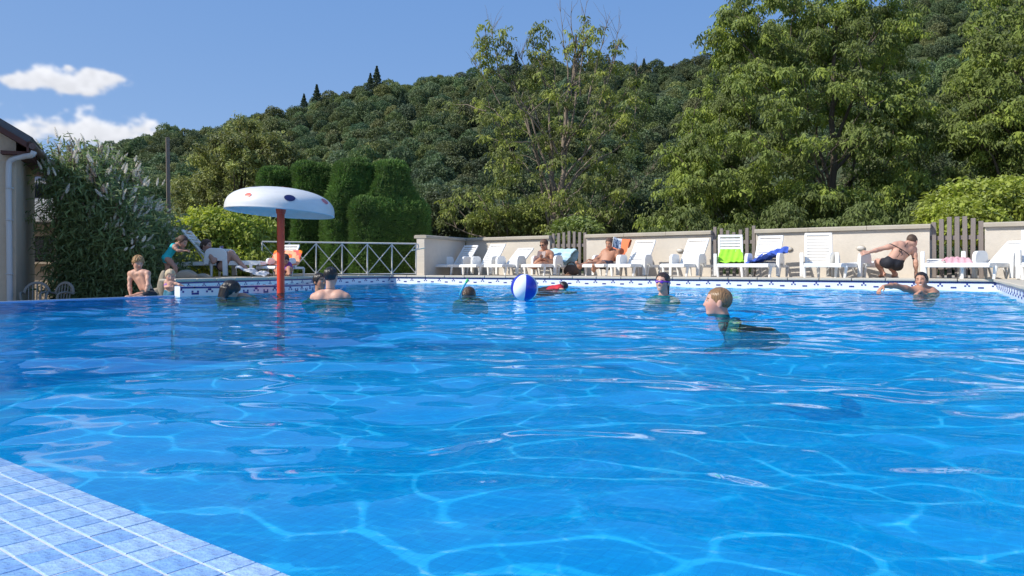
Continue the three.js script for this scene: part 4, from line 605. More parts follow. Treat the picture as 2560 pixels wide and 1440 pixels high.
// ------------------------------------------------------------------ iso-surfaces, for the clipped hedge and for people
function iso(f, lo, hi, cell) {
  const nx = Math.ceil((hi.x - lo.x) / cell) + 1, ny = Math.ceil((hi.y - lo.y) / cell) + 1, nz = Math.ceil((hi.z - lo.z) / cell) + 1, val = new Float32Array(nx * ny * nz), id = new Int32Array(nx * ny * nz).fill(-1), pos = [], idx = [];
  for (let k = 0, i = 0; k < nz; k++) for (let j = 0; j < ny; j++) for (let a = 0; a < nx; a++, i++) val[i] = f(lo.x + a * cell, lo.y + j * cell, lo.z + k * cell);
  const X = 1, Y = nx, Z = nx * ny, corners = [0, X, Y, X + Y, Z, X + Z, Y + Z, X + Y + Z], E = [[0, 1], [2, 3], [4, 5], [6, 7], [0, 2], [1, 3], [4, 6], [5, 7], [0, 4], [1, 5], [2, 6], [3, 7]];
  for (let k = 0; k < nz - 1; k++) for (let j = 0; j < ny - 1; j++) for (let a = 0; a < nx - 1; a++) {
    const i = a + j * Y + k * Z; let n = 0, sx = 0, sy = 0, sz = 0, any = 0;
    for (const c of corners) any |= val[i + c] < 0 ? 1 : 2;
    if (any !== 3) continue;
    for (const [p, q] of E) { const u = val[i + corners[p]], v = val[i + corners[q]]; if ((u < 0) === (v < 0)) continue; const t = u / (u - v); n++; sx += lerp(p & 1, q & 1, t); sy += lerp((p >> 1) & 1, (q >> 1) & 1, t); sz += lerp(p >> 2, q >> 2, t); }
    id[i] = pos.length / 3; pos.push(lo.x + (a + sx / n) * cell, lo.y + (j + sy / n) * cell, lo.z + (k + sz / n) * cell);
  }
  const quad = (a, b, c, d, flip) => { if (a < 0 || b < 0 || c < 0 || d < 0) return; if (flip) idx.push(a, c, b, a, d, c); else idx.push(a, b, c, a, c, d); };
  for (let k = 1; k < nz - 1; k++) for (let j = 1; j < ny - 1; j++) for (let a = 1; a < nx - 1; a++) {
    const i = a + j * Y + k * Z, s = val[i] < 0;
    if (s !== val[i + X] < 0) quad(id[i - Y - Z], id[i - Z], id[i], id[i - Y], !s);
    if (s !== val[i + Y] < 0) quad(id[i - X - Z], id[i - X], id[i], id[i - Z], !s);
    if (s !== val[i + Z] < 0) quad(id[i - X - Y], id[i - Y], id[i], id[i - X], !s);
  }
  const nor = new Float32Array(pos.length), e = cell * 0.5;
  for (let i = 0; i < pos.length; i += 3) { const [x, y, z] = [pos[i], pos[i + 1], pos[i + 2]], g = V(f(x + e, y, z) - f(x - e, y, z), f(x, y + e, z) - f(x, y - e, z), f(x, y, z + e) - f(x, y, z - e)).normalize(); nor[i] = g.x; nor[i + 1] = g.y; nor[i + 2] = g.z; }
  return { pos, idx, nor };
}
function sampleSurface(g, n, r) {                                   // area-weighted places with normals
  const p = g.pos, T = g.idx.length / 3, acc = new Float64Array(T), a = V(), b = V(), c = V(); let s = 0;
  for (let t = 0; t < T; t++) { a.fromArray(p, g.idx[t * 3] * 3); b.fromArray(p, g.idx[t * 3 + 1] * 3); c.fromArray(p, g.idx[t * 3 + 2] * 3); s += b.clone().sub(a).cross(c.clone().sub(a)).length(); acc[t] = s; }
  const out = []; for (let i = 0; i < n; i++) { const w = r() * s; let lo = 0, hi = T - 1; while (lo < hi) { const m = (lo + hi) >> 1; if (acc[m] < w) lo = m + 1; else hi = m; } const k = g.idx[lo * 3] * 3; a.fromArray(p, k); b.fromArray(p, g.idx[lo * 3 + 1] * 3); c.fromArray(p, g.idx[lo * 3 + 2] * 3); let u = r(), v = r(); if (u + v > 1) { u = 1 - u; v = 1 - v; } out.push([a.clone().addScaledVector(b.clone().sub(a), u).addScaledVector(c.clone().sub(a), v), V(g.nor[k], g.nor[k + 1], g.nor[k + 2])]); }
  return out;
}
{
  const foot = atGround(850, 19.4, DECK - 0.05), o = thing('clipped_hedge', 'tall clipped dark green hedge with four topiary towers behind the railing', 'hedge', foot), r = rng(71);
  const rb = (p, c, h, rd) => { const q = [Math.abs(p[0] - c[0]) - h[0] + rd, Math.abs(p[1] - c[1]) - h[1] + rd, Math.abs(p[2] - c[2]) - h[2] + rd]; return Math.hypot(Math.max(q[0], 0), Math.max(q[1], 0), Math.max(q[2], 0)) + Math.min(Math.max(q[0], q[1], q[2]), 0) - rd; };
  const T = [[1000, 18.6, 405, 44, 0.62], [915, 18.6, 405, 30, 0.62]];
  const loc = (x, y, d) => at(x, y, d).sub(foot).applyAxisAngle(V(0, 1, 0), -0.42);
  o.rotation.y = 0.42;
  // body pieces and towers in local coordinates
  const bodyA = { a: loc(965, 500, 18.9), hx: 0.88, top: loc(965, 503, 18.4).y }, bodyB = { a: loc(740, 540, 20.4), hx: 1.5, top: loc(740, 525, 20).y };
  const towers = [[loc(974, 414, 18.9), 0.28, 0.66], [loc(878, 410, 18.9), 0.29, 0.58], [loc(780, 418, 19.6), 0.36, 0.44], [loc(684, 432, 19.8), 0.25, 0.32]];
  const hmin = (a, b, k) => { const h = Math.max(k - Math.abs(a - b), 0) / k; return Math.min(a, b) - h * h * k * 0.25; };
  const f = (x, y, z) => {
    const n = (fbm(x * 2.2 + 5, y * 2.2, z * 2.2, 3) - 0.5) * 0.10;
    let d = rb([x, y, z], [bodyA.a.x - 0.02, bodyA.top / 2 - 0.2, bodyA.a.z], [bodyA.hx, bodyA.top / 2 + 0.2, 0.7], 0.22);
    d = Math.min(d, rb([x, y, z], [bodyB.a.x, bodyB.top / 2 - 0.2, bodyB.a.z + 0.25], [bodyB.hx, bodyB.top / 2 + 0.2, 0.7], 0.12));
    for (const [c, w0, w1, dep, low] of towers) { const t = clamp((c.y - y) / 1.05), w = lerp(w0, w1, Math.pow(t, 2.0)), e0 = d; d = hmin(e0, rb([x, y, z], [c.x, c.y / 2 - 0.2, c.z], [w, c.y / 2 + 0.2, lerp(0.42, 0.55, t)], 0.07), 0.07); }
    return d + n;
  };
  const g = iso(f, V(-2.9, -0.3, -2.6), V(2.9, 3.4, 2.4), 0.075);
  part('hedge_body', meshGeo(g.pos, g.idx, g.nor), std([0.030, 0.062, 0.014], 1), o);
  const needles = [0, 1, 2].map((s) => { const q = rng(80 + s), pos = []; for (let i = 0; i < 14; i++) blade(0.06 + 0.05 * q(), 0.014, 0.1, pos, null, M4((q() - 0.5) * 0.1, (q() - 0.5) * 0.1, (q() - 0.5) * 0.03, (q() - 0.5) * 1.3, (q() - 0.5) * 1.6, q() * 6.28)); return flat(pos); });
  const places = sampleSurface(g, 26000, r).filter(([p]) => p.y > -0.1).map(([p, n]) => [p.addScaledVector(n, 0.01 + 0.03 * r()), Math.atan2(n.x, n.z) + (r() - 0.5), -Math.asin(clamp(n.y, -1, 1)) - 0.5 + (r() - 0.5) * 0.7, 0.8 + 0.7 * r(), (0.6 + 0.8 * fbm(p.x * 1.3, p.y * 1.8, p.z * 1.3, 4)) * (0.75 + 0.5 * r())]);
  leaves('foliage', needles, G.hedge, places, o, plain);
}
// ------------------------------------------------------------------ the wooded hill
const ridge = [[-1500, 520], [-400, 500], [0, 470], [120, 425], [220, 385], [350, 350], [420, 332], [500, 345], [600, 322], [700, 308], [800, 280], [860, 262], [930, 240], [1010, 246], [1080, 218], [1180, 205], [1300, 190], [1450, 190], [1600, 190], [1700, 175], [1780, 155], [1860, 120], [2050, 80], [2250, 40], [2420, -20], [2700, -60], [3300, -120], [4500, -60]];
const ridgeAt = (px) => { for (let i = 1; i < ridge.length; i++) if (px <= ridge[i][0]) { const t = clamp((px - ridge[i - 1][0]) / (ridge[i][0] - ridge[i - 1][0])); return lerp(ridge[i - 1][1], ridge[i][1], t); } return -60; };
const RD = 210;
const hillAt = (x, d) => { if (d < 40) return -0.2; const px = 1280 + FOCAL * x / Math.max(d, 60), top = (HORIZON - ridgeAt(px)) / FOCAL * RD, t = (d - 45) / (RD - 45); const s = t < 1 ? 0.25 * t + 0.75 * t * t * (1.6 - 0.6 * t) : 1 - (t - 1) * 0.2; return -0.2 + Math.max(0, top) * Math.max(0, s) + 2.2 * sstep(0.02, 0.3, t) * (fbm(x * 0.02 + 9, d * 0.02, 2, 4) - 0.5) * 3; };
{
  const NX = 140, ND = 80, pos = [], idx = []; for (let j = 0; j <= ND; j++) for (let i = 0; i <= NX; i++) { const d = 42 + 300 * Math.pow(j / ND, 1.2), x = lerp(-1.2, 1.3, i / NX) * (d + 60); pos.push(x, hillAt(x, d), -d); }
  for (let j = 0; j < ND; j++) for (let i = 0; i < NX; i++) { const a = j * (NX + 1) + i; idx.push(a, a + 1, a + NX + 1, a + 1, a + NX + 2, a + NX + 1); }
  struct('hill', meshGeo(pos, idx), std([0.05, 0.068, 0.026], 1), 'steep wooded hill behind the pool');
  // oak-like crowns built of leaf clumps round a dark core, and slender conifers
  const crownGeo = (seed, n, s, conifer) => { const r = rng(seed), pos = [], q = V(); for (let i = 0; i < n; i++) { const u = V(r() * 2 - 1, r() * 2 - 1, r() * 2 - 1); if (u.length() > 1) { i--; continue; } u.normalize(); let p; if (conifer) { const t = Math.pow(r(), 0.8), w = 0.52 * (1 - t) * (0.75 + 0.45 * ((t * 9) % 1)); p = V(u.x * w, t * 1.9 - 0.9, u.z * w); } else { const k = (0.50 + 0.95 * fbm(u.x * 2.3 + seed, u.y * 2.3, u.z * 2.3, 4)) * (0.8 + 0.2 * r()); p = V(u.x * k, u.y * k * 0.8 + 0.1, u.z * k); } const m = new THREE.Matrix4().compose(p, new THREE.Quaternion().setFromEuler(new THREE.Euler((r() - 0.5) * 2.4, r() * 6.28, (r() - 0.5) * 2.4)), V(1, 1, 1)); const z = s * (0.6 + 0.8 * r()); for (const v of [[-1, 0, -0.6], [1, 0.1, -0.5], [0.2, 0, 1]]) { q.set(v[0] * z, v[1] * z, v[2] * z).applyMatrix4(m); pos.push(q.x, q.y, q.z); } } return flat(pos); };
  const kinds = [1, 2, 3, 4].map((k) => crownGeo(100 + k, 2600, 0.062)), cones = [1, 2].map((k) => crownGeo(110 + k, 1300, 0.055, true));
  const r = rng(91), spots = [];
  for (let d = 46; d < 250; d += 1) { const n = Math.round(0.022 * (d * 1.75 + 20)) + 1; for (let i = 0; i < n * 2.7; i++) { const dd = d + r(), x = lerp(-0.74, 0.74, r()) * (dd + 8); spots.push([x, dd]); } }
  const mats = [leafMat([0.145, 0.178, 0.064], 0.3), leafMat([0.115, 0.158, 0.062], 0.3), leafMat([0.172, 0.190, 0.066], 0.3), leafMat([0.12, 0.165, 0.075], 0.3)], m = new THREE.Matrix4(), c = rgb(1, 1, 1);
  const o = thing('hillside_woods', 'dense mixed woods covering the hill', null); o.userData.kind = 'stuff';
  const groups = [...kinds.map((g, k) => [g, mats[k], []]), ...cones.map((g, k) => [g, leafMat([0.070, 0.108, 0.060], 0.2), []])];
  for (const [x, d] of spots) { const con = fbm(x * 0.012 + 3, d * 0.012, 5, 3) > 0.60 && r() < 0.55 || (d > 150 && r() < 0.02); const g = groups[con ? 4 + Math.floor(r() * 2) : Math.floor(r() * 4)]; g[2].push([x, d, con]); }
  for (const [g, mat, list] of groups) {
    const im = new THREE.InstancedMesh(g, mat, list.length);
    list.forEach(([x, d, con], i) => { const s = (con ? 2.3 : 2.0) * (0.62 + 0.7 * r() * r() + 0.2 * r()) * (d < 70 ? 0.85 : 1), k = (0.55 + 0.85 * fbm(x * 0.03, d * 0.03, 7, 3)) * (0.72 + 0.65 * r()); im.setMatrixAt(i, m.compose(V(x, hillAt(x, d) + s * (con ? 0.8 : 0.62), -d), new THREE.Quaternion().setFromEuler(new THREE.Euler(0, r() * 6.28, 0)), V(s * (0.85 + 0.35 * r()), s * (con ? 1 : 0.8 + 0.65 * r()), s))); im.setColorAt(i, c.setRGB(k * (0.80 + 0.24 * r()), k, k * (0.78 + 0.35 * r()))); });
    im.name = numbered('woods_canopy'); im.userData.kind = 'stuff'; o.add(im);
  }
  // the conifers that stand out on the ridge
  [[760, 12, 'pointed conifer on the ridge above the light green tree', 1.0], [792, 14, 'taller pointed conifer on the ridge, right of its neighbour', 1.25], [942, 12, 'broad conifer standing highest on the ridge left of the sparse tree', 1.3], [926, 9, 'slim conifer touching the broad one on the ridge', 1.0], [1290, 10, 'dark conifer on the ridge behind the sparse tree', 1.1], [1610, 10, 'small conifer on the ridge between the two big trees', 0.9]].forEach(([px, , label, s], i) => {
    const x = (px - 1280) / FOCAL * (RD - 6), d = RD - 6, t = thing('conifer', label, 'tree', V(x, hillAt(x, d), -d), i * 1.3), S = 3.0 * s;
    part('trunk', new THREE.CylinderGeometry(0.05, 0.22, S * 1.9, 7).translate(0, S * 0.95, 0), barkMat, t); const cr = part('crown', cones[i % 2], groups[4][1], t); cr.scale.set(S * 1.15, S, S * 1.15); cr.position.y = S * 0.98;
  });
}
// ------------------------------------------------------------------ people: one continuous skin each, meshed from tapered bones
const smin = (a, b, k) => { const h = Math.max(k - Math.abs(a - b), 0) / k; return Math.min(a, b) - h * h * k * 0.25; };
const cone = (a, b, ra, rb, sq) => { const d = b.clone().sub(a), L = Math.max(d.lengthSq(), 1e-8); return (x, y, z) => { const px = x - a.x, py = y - a.y, pz = z - a.z, t = clamp((px * d.x + py * d.y + pz * d.z) / L); const qx = px - d.x * t, qy = py - d.y * t, qz = pz - d.z * t; return Math.sqrt(qx * qx + qy * qy + qz * qz) - lerp(ra, rb, t); }; };
const ell = (c, r) => (x, y, z) => { const p = (x - c[0]) / r[0], q = (y - c[1]) / r[1], s = (z - c[2]) / r[2], k = Math.sqrt(p * p + q * q + s * s), g = Math.sqrt((p / r[0]) ** 2 + (q / r[1]) ** 2 + (s / r[2]) ** 2); return g < 1e-6 ? -Math.min(...r) : k * (k - 1) / g; };
const union = (list, k) => (x, y, z) => { let d = list[0](x, y, z); for (let i = 1; i < list.length; i++) d = smin(d, list[i](x, y, z), k); return d; };
const bounds = (pts, m) => { const b = new THREE.Box3().setFromPoints(pts); return [b.min.clone().addScalar(-m), b.max.clone().addScalar(m)]; };
const skinMat = new THREE.MeshPhysicalMaterial({ color: rgb(1, 1, 1), vertexColors: true, roughness: 0.52, specularIntensity: 0.6 }), hairMats = {};
const hairMat = (c, wet) => hairMats[c + wet] ??= new THREE.MeshPhysicalMaterial({ color: rgb(1, 1, 1), vertexColors: true, roughness: wet ? 0.34 : 0.62, sheen: 0.2, sheenColor: rgb(...c) });
const eyeWhite = [0.62, 0.6, 0.58], lipCol = [0.42, 0.14, 0.11];
// head in its own axes: y up, +z the way the face looks; returns skin and hair surfaces
function headSurfaces(o) {
  const L = [ell([0, 0.028, -0.012], [0.074, 0.087, 0.094]), ell([0, -0.042, 0.020], [0.055, 0.068, 0.064]), ell([0, -0.012, 0.046], [0.050, 0.052, 0.040])];
  const base = union(L, 0.035), nose = union([cone(V(0, 0.012, 0.080), V(0, -0.024, 0.099), 0.008, 0.0105), ell([0, -0.028, 0.088], [0.017, 0.009, 0.013])], 0.01);
  const ears = [-1, 1].map((s) => ell([s * 0.076, -0.008, -0.012], [0.010, 0.031, 0.019])), chin = ell([0, -0.090, 0.058], [0.024, 0.020, 0.020]), lips = union([cone(V(-0.019, -0.056, 0.075), V(0.019, -0.056, 0.075), 0.006, 0.006), cone(V(-0.015, -0.064, 0.074), V(0.015, -0.064, 0.074), 0.007, 0.007)], 0.006);
  const sockets = [-1, 1].map((s) => ell([s * 0.031, 0.008, 0.094], [0.019, 0.012, 0.016])), balls = [-1, 1].map((s) => ell([s * 0.030, 0.006, 0.072], [0.014, 0.011, 0.012])), neck = cone(V(0, -0.05, -0.025), o.neck, 0.050, 0.056);
  const skin = (x, y, z) => { let d = base(x, y, z); d = smin(d, chin(x, y, z), 0.03); for (const s of sockets) d = -smin(-d, s(x, y, z) , 0.014) ; d = smin(d, nose(x, y, z), 0.012); for (const b of balls) d = Math.min(d, b(x, y, z)); d = smin(d, lips(x, y, z), 0.008); for (const e of ears) d = smin(d, e(x, y, z), 0.010); return smin(d, neck(x, y, z), 0.02); };
  const g = iso(skin, V(-0.10, -0.15, -0.13), V(0.10, 0.13, 0.125), 0.0048), col = [], sk = o.skin;
  for (let i = 0; i < g.pos.length; i += 3) { const [x, y, z] = g.pos.slice(i, i + 3), ax = Math.abs(x); let c = sk.map((v, k) => v * (0.94 + 0.12 * noise(x * 60, y * 60, z * 60)) * (k ? 1 - 0.16 * sstep(0.05, 0, Math.hypot(ax - 0.045, y + 0.03)) : 1)); if (z > 0.05) { const ex = (ax - 0.030) / 0.013, ey = (y - 0.006) / 0.0075, e = ex * ex + ey * ey; if (e < 1 && !o.closed) c = ex * ex * 3.2 + ey * ey < 1 ? [0.03, 0.022, 0.018] : eyeWhite; else if (e < 1.9 && y > 0.004) c = c.map((v) => v * 0.45); if (Math.abs(y - 0.030 - 0.004 * Math.cos(ax * 60)) < 0.0045 && ax > 0.014 && ax < 0.046) c = o.hair.map((v) => v * 0.7); if (Math.abs(y + 0.060) < 0.0085 && ax < 0.023 - Math.abs(y + 0.06) * 0.8) c = o.smile && Math.abs(y + 0.060) < 0.004 && ax < 0.017 ? [0.7, 0.68, 0.64] : lipCol.map((v, k) => lerp(v, sk[k], 0.25)); } col.push(...c); }
  const hr = [];
  if (o.style !== 'bald') {
    const thick = o.thick ?? 0.012, shell = ell([0, 0.030, -0.014], [0.074 + thick, 0.087 + thick, 0.095 + thick]), extra = (o.locks ?? []).map((l) => cone(V(...l[0]), V(...l[1]), l[2], l[3]));
    const f = (x, y, z) => { const line = z > 0 ? lerp(0.004, 0.078 - (o.fringe ?? 0), sstep(0, 0.075, z)) - (Math.abs(x) > 0.055 ? 0.02 : 0) : lerp(0.004, -(o.nape ?? 0.062), sstep(0, -0.055, z)); let d = Math.max(shell(x, y, z), line - y + (noise(x * 90, 3, z * 90) - 0.5) * 0.014); for (const e of extra) d = smin(d, e(x, y, z), 0.014); const a = Math.atan2(x, z + 0.02); return d + ((o.tousle ?? 0.004) * (noise(a * 14, y * 22, 4) - 0.5) + 0.0016 * Math.sin(a * 60 + y * 40)); };
    const hp = [V(-0.1, -0.1, -0.13), V(0.1, 0.15, 0.1)]; for (const l of o.locks ?? []) hp.push(V(...l[0]), V(...l[1]));
    const [lo, hi] = bounds(hp, 0.03), h = iso(f, lo, hi, 0.0055), hc = []; for (let i = 0; i < h.pos.length; i += 3) { const a = Math.atan2(h.pos[i], h.pos[i + 2] + 0.02), k = 0.7 + 0.6 * noise(a * 26, h.pos[i + 1] * 16, 7); hc.push(...o.hair.map((v) => v * k)); } h.col = hc; hr.push(h);
  }
  g.col = col; return { skin: g, hair: hr[0] };
}
const HAND = (wrist, dir, palm, s, curl = 0.5, thumbSide = 1) => {  // a palm, four unequal bent fingers and a thumb from its side
  const d = dir.clone().normalize(), n = palm.clone().addScaledVector(d, -palm.dot(d)).normalize(), w = d.clone().cross(n).multiplyScalar(thumbSide), P = (a, b, c) => wrist.clone().addScaledVector(d, a * s).addScaledVector(w, b * s).addScaledVector(n, c * s), L = [];
  for (const b of [-0.026, -0.009, 0.009, 0.026]) L.push(cone(P(0, b * 0.6, 0), P(0.085, b, 0), 0.016 * s, 0.013 * s));
  [[-0.029, 0.058], [-0.010, 0.070], [0.010, 0.074], [0.029, 0.064]].forEach(([b, len]) => { const k1 = P(0.088, b, 0), c = curl * 0.9, k2 = P(0.088 + len * 0.5 * Math.cos(c), b * 1.12, len * 0.5 * Math.sin(c)), k3 = P(0.088 + len * 0.5 * Math.cos(c) + len * 0.5 * Math.cos(c * 2), b * 1.14, len * 0.5 * (Math.sin(c) + Math.sin(c * 2))); L.push(cone(k1, k2, 0.0095 * s, 0.0085 * s), cone(k2, k3, 0.0085 * s, 0.007 * s)); });
  const t1 = P(0.03, 0.03, 0.006), t2 = P(0.065, 0.058, 0.018), t3 = P(0.093, 0.060, 0.028); L.push(cone(t1, t2, 0.0125 * s, 0.0105 * s), cone(t2, t3, 0.0105 * s, 0.0085 * s));
  return { f: union(L, 0.006 * s), lo: bounds([P(-0.01, -0.05, -0.02), P(0.17, 0.07, 0.10), P(0.17, -0.05, -0.02), P(0, 0.07, 0.1)], 0.03)[0], hi: bounds([P(-0.01, -0.05, -0.02), P(0.17, 0.07, 0.10), P(0.17, -0.05, -0.02), P(0, 0.07, 0.1)], 0.03)[1] };
};
const toGeo = (s, m4) => { const g = meshGeo(s.pos, s.idx, s.nor, s.col); if (m4) g.applyMatrix4(m4); return g; };
function joinColored(list) { return mergeGeometries(list.map((g) => { const q = g.clone(); if (q.attributes.uv) q.deleteAttribute('uv'); return q; })); }
// o: joints in world places; every limb is [from, joint, end]; head {c, yaw, pitch, roll}
function person(label, o) {
  const root = thing('person', label, 'person', o.root), s = o.s ?? 1, rel = (p) => p.clone().sub(o.root), B = [], pts = [];
  const bone = (a, b, ra, rb) => { B.push(cone(a, b, ra * s, rb * s)); pts.push(a, b); };
  const sl = rel(o.shoulders[0]), sr = rel(o.shoulders[1]), hl = rel(o.hips[0]), hr = rel(o.hips[1]), neck = rel(o.neck), mid = (a, b, t = 0.5) => a.clone().lerp(b, t), f = o.build ?? 1;
  const cl = mid(sl, sr, 0.24), cr = mid(sl, sr, 0.76), chest = mid(mid(sl, sr), mid(hl, hr), 0.25), waist = mid(mid(sl, sr), mid(hl, hr), 0.62), wl = mid(waist, mid(sl, hl, 0.62), 0.45), wr = mid(waist, mid(sr, hr, 0.62), 0.45), pl = mid(hl, hr, 0.2), pr = mid(hl, hr, 0.8);
  bone(cl, wl, 0.098 * f, 0.085 * f); bone(cr, wr, 0.098 * f, 0.085 * f); bone(wl, pl, 0.085 * f, 0.105 * f); bone(wr, pr, 0.085 * f, 0.105 * f); bone(chest, waist, 0.105 * f, 0.09 * f);
  bone(sl, cl, 0.058, 0.075); bone(sr, cr, 0.058, 0.075); bone(neck, mid(sl, sr), 0.055, 0.085); bone(neck, mid(sl, sr, 0.25), 0.045, 0.05); bone(neck, mid(sl, sr, 0.75), 0.045, 0.05);
  if (o.bust) for (const b of o.bust) bone(rel(b), rel(b), 0.058, 0.058);
  for (const a of o.arms ?? []) { const [S, E, W] = a.j.map(rel); bone(S, mid(S, E, 0.45), 0.050, 0.045); bone(mid(S, E, 0.45), E, 0.045, 0.036); bone(E, mid(E, W, 0.35), 0.037, 0.037); bone(mid(E, W, 0.35), W, 0.037, 0.025); }
  for (const a of o.legs ?? []) { const [H, K, A, T] = a.map(rel); bone(H, mid(H, K, 0.4), 0.090, 0.078); bone(mid(H, K, 0.4), K, 0.078, 0.053); bone(K, mid(K, A, 0.3), 0.052, 0.056); bone(mid(K, A, 0.3), A, 0.056, 0.034); if (T) { const heel = A.clone().add(A.clone().sub(T).multiplyScalar(0.3)).add(V(0, -0.02 * s, 0)); bone(heel, A, 0.03, 0.036); bone(A, T, 0.034, 0.022); bone(T, T.clone().add(V(0.012, 0, 0.012)), 0.022, 0.02); } }
  const body = union(B, 0.034 * s), [lo, hi] = bounds(pts, 0.13 * s), bs = iso(body, lo, hi, 0.0125 * Math.max(0.75, s)), sk = o.skin ?? [0.50, 0.285, 0.195];
  const tint = (g) => { g.col = []; for (let i = 0; i < g.pos.length; i += 3) { const k = 0.92 + 0.16 * fbm(g.pos[i] * 9, g.pos[i + 1] * 9, g.pos[i + 2] * 9, 3), red = 0.06 * noise(g.pos[i] * 5, g.pos[i + 1] * 5, 4); g.col.push(sk[0] * k, sk[1] * (k - red), sk[2] * (k - red)); } return g; };
  const H = o.head, hs = H.s ?? s, rot = new THREE.Quaternion().setFromEuler(new THREE.Euler(H.pitch ?? 0, H.yaw ?? 0, H.roll ?? 0, 'YXZ')), hm = new THREE.Matrix4().compose(rel(H.c), rot, V(hs, hs, hs)), neckLocal = neck.clone().applyMatrix4(hm.clone().invert());
  if (neckLocal.length() > 0.2) neckLocal.setLength(0.2);
  const hd = headSurfaces({ ...H, skin: sk, neck: neckLocal, hair: H.hair ?? [0.05, 0.03, 0.02] }), list = [toGeo(tint(bs)), toGeo(hd.skin, hm)];
  for (const a of [...(o.arms ?? [])]) if (a.hand) { const h = HAND(rel(a.j[2]), a.hand[0], a.hand[1], s, a.hand[2] ?? 0.5, a.hand[3] ?? 1); list.push(toGeo(tint(iso(h.f, h.lo, h.hi, 0.0048 * Math.max(0.8, s))))); }
  part('body', joinColored(list), skinMat, root);
  if (hd.hair) part('hair', toGeo(hd.hair, hm), hairMat(H.hair ?? [0.05, 0.03, 0.02], o.wet), root);
  for (const w of o.wear ?? []) {                                   // clothes: the body's own surface, a few millimetres out, inside a region
    const reg = w.f(rel), fn = (x, y, z) => Math.max(body(x, y, z) - (w.off ?? 0.006), reg(x, y, z)), [a, b] = w.box ? bounds(w.box.map(rel), 0.05) : [lo, hi], g = iso(fn, a, b, 0.010 * Math.max(0.75, s));
    if (g.pos.length) { const geo = meshGeo(g.pos, g.idx, g.nor); geo.setAttribute('uv', new THREE.BufferAttribute(new Float32Array(g.pos.length / 3 * 2).map((_, i) => g.pos[(i >> 1) * 3 + (i & 1)] * 6), 2)); part(w.name, geo, w.mat ?? std(w.col, w.rough ?? 0.7), root); }
  }
  for (const e of o.extra ?? []) e(root, hm, rel);
  return root;
}
const ball = (p, r) => (rel) => { const c = rel(p); return (x, y, z) => Math.hypot(x - c.x, y - c.y, z - c.z) - r; };
const capsule = (a, b, ra, rb) => (rel) => cone(rel(a), rel(b), ra, rb ?? ra);
const ring = (c, ax, r, w) => (rel) => { const q = rel(c), n = ax.clone().normalize(); return (x, y, z) => Math.max(Math.abs((x - q.x) * n.x + (y - q.y) * n.y + (z - q.z) * n.z) - w, Math.hypot(x - q.x, y - q.y, z - q.z) - r); };
const both = (...fs) => (rel) => { const L = fs.map((f) => f(rel)); return (x, y, z) => Math.min(...L.map((f) => f(x, y, z))); };
const inHead = (mk) => (root, hm) => { const [name, g, m] = mk(); part(name, g.applyMatrix4(hm), m, root); };
const blackCloth = std([0.012, 0.013, 0.02], 0.75), BLOND = [0.33, 0.20, 0.085], BROWN = [0.075, 0.042, 0.024], BLACK = [0.018, 0.013, 0.011], FAIR = [0.56, 0.33, 0.24], TAN = [0.44, 0.225, 0.14];
// a swimmer upright in the water: head where the photo has it, the rest below the surface
const swim = (label, px, py, d, h) => {
  const c = at(px, py, d), s = h.s ?? 1, yaw = h.body ?? h.head.yaw ?? 0, R = (x, y, z) => V(x * s, y * s, z * s).applyAxisAngle(V(0, 1, 0), yaw).add(c), tilt = h.tilt ?? 0, dn = h.low ?? 0;
  const away = (x, y, z) => V(c.x + x * s, c.y + y * s, c.z - z * s), sl = h.flat ? away(-0.17, -0.12, 0.13) : R(-0.19, -0.30 + dn, -0.03 - tilt * 0.1), sr = h.flat ? away(0.17, -0.12, 0.13) : R(0.19, -0.30 + dn, -0.03 - tilt * 0.1), up = h.upright ? 0 : 1, low = h.flat ? -0.18 : up ? -0.38 : -0.44, hl = away(-0.09, low, 0.05 + 0.5 * up), hr = away(0.09, low, 0.05 + 0.5 * up), sd = Math.cos(yaw) > 0 ? 1 : -1;
  return person(label, { root: V(c.x, 0, c.z), s, shoulders: [sl, sr], neck: h.flat ? away(0, -0.08, 0.10) : R(0, -0.185, -0.03), hips: [hl, hr], arms: h.arms ? h.arms(R) : [{ j: [sl, away(-0.2 * sd, h.flat ? -0.2 : -0.40, 0.2), away(-0.15 * sd, h.flat ? -0.2 : -0.41, 0.44)] }, { j: [sr, away(0.2 * sd, h.flat ? -0.2 : -0.40, 0.2), away(0.15 * sd, h.flat ? -0.2 : -0.41, 0.44)] }], head: { c, s: h.hs ?? s, ...h.head }, skin: h.skin, wet: true, wear: h.wear?.(R), extra: h.extra, build: h.build });
};
swim('person with long wet black hair, head just above the water before the low mosaic wall', 578, 728, 9.3, { flat: true, hs: 1.0, head: { yaw: 2.5, pitch: 0.35, roll: 0.1, hair: BLACK, thick: 0.020, nape: 0.12, fringe: 0.02, locks: [[[-0.03, 0.0, -0.09], [-0.03, -0.14, -0.08], 0.05, 0.045], [[0.04, 0.0, -0.08], [0.05, -0.14, -0.06], 0.05, 0.04]] } });
swim('broad shouldered person with short black hair seen from behind, chest deep in water', 828, 692, 9.0, { hs: 0.94, s: 0.96, head: { yaw: 2.9, pitch: 0.05, hair: BLACK, nape: 0.085, thick: 0.009 }, body: 3.05, skin: FAIR, low: 0.045, build: 1.05, upright: true });
swim('dark haired person half hidden behind the broad shouldered one in the pool', 800, 704, 10.3, { hs: 0.92, head: { yaw: 0.9, hair: BLACK, thick: 0.016, nape: 0.1 }, skin: TAN });
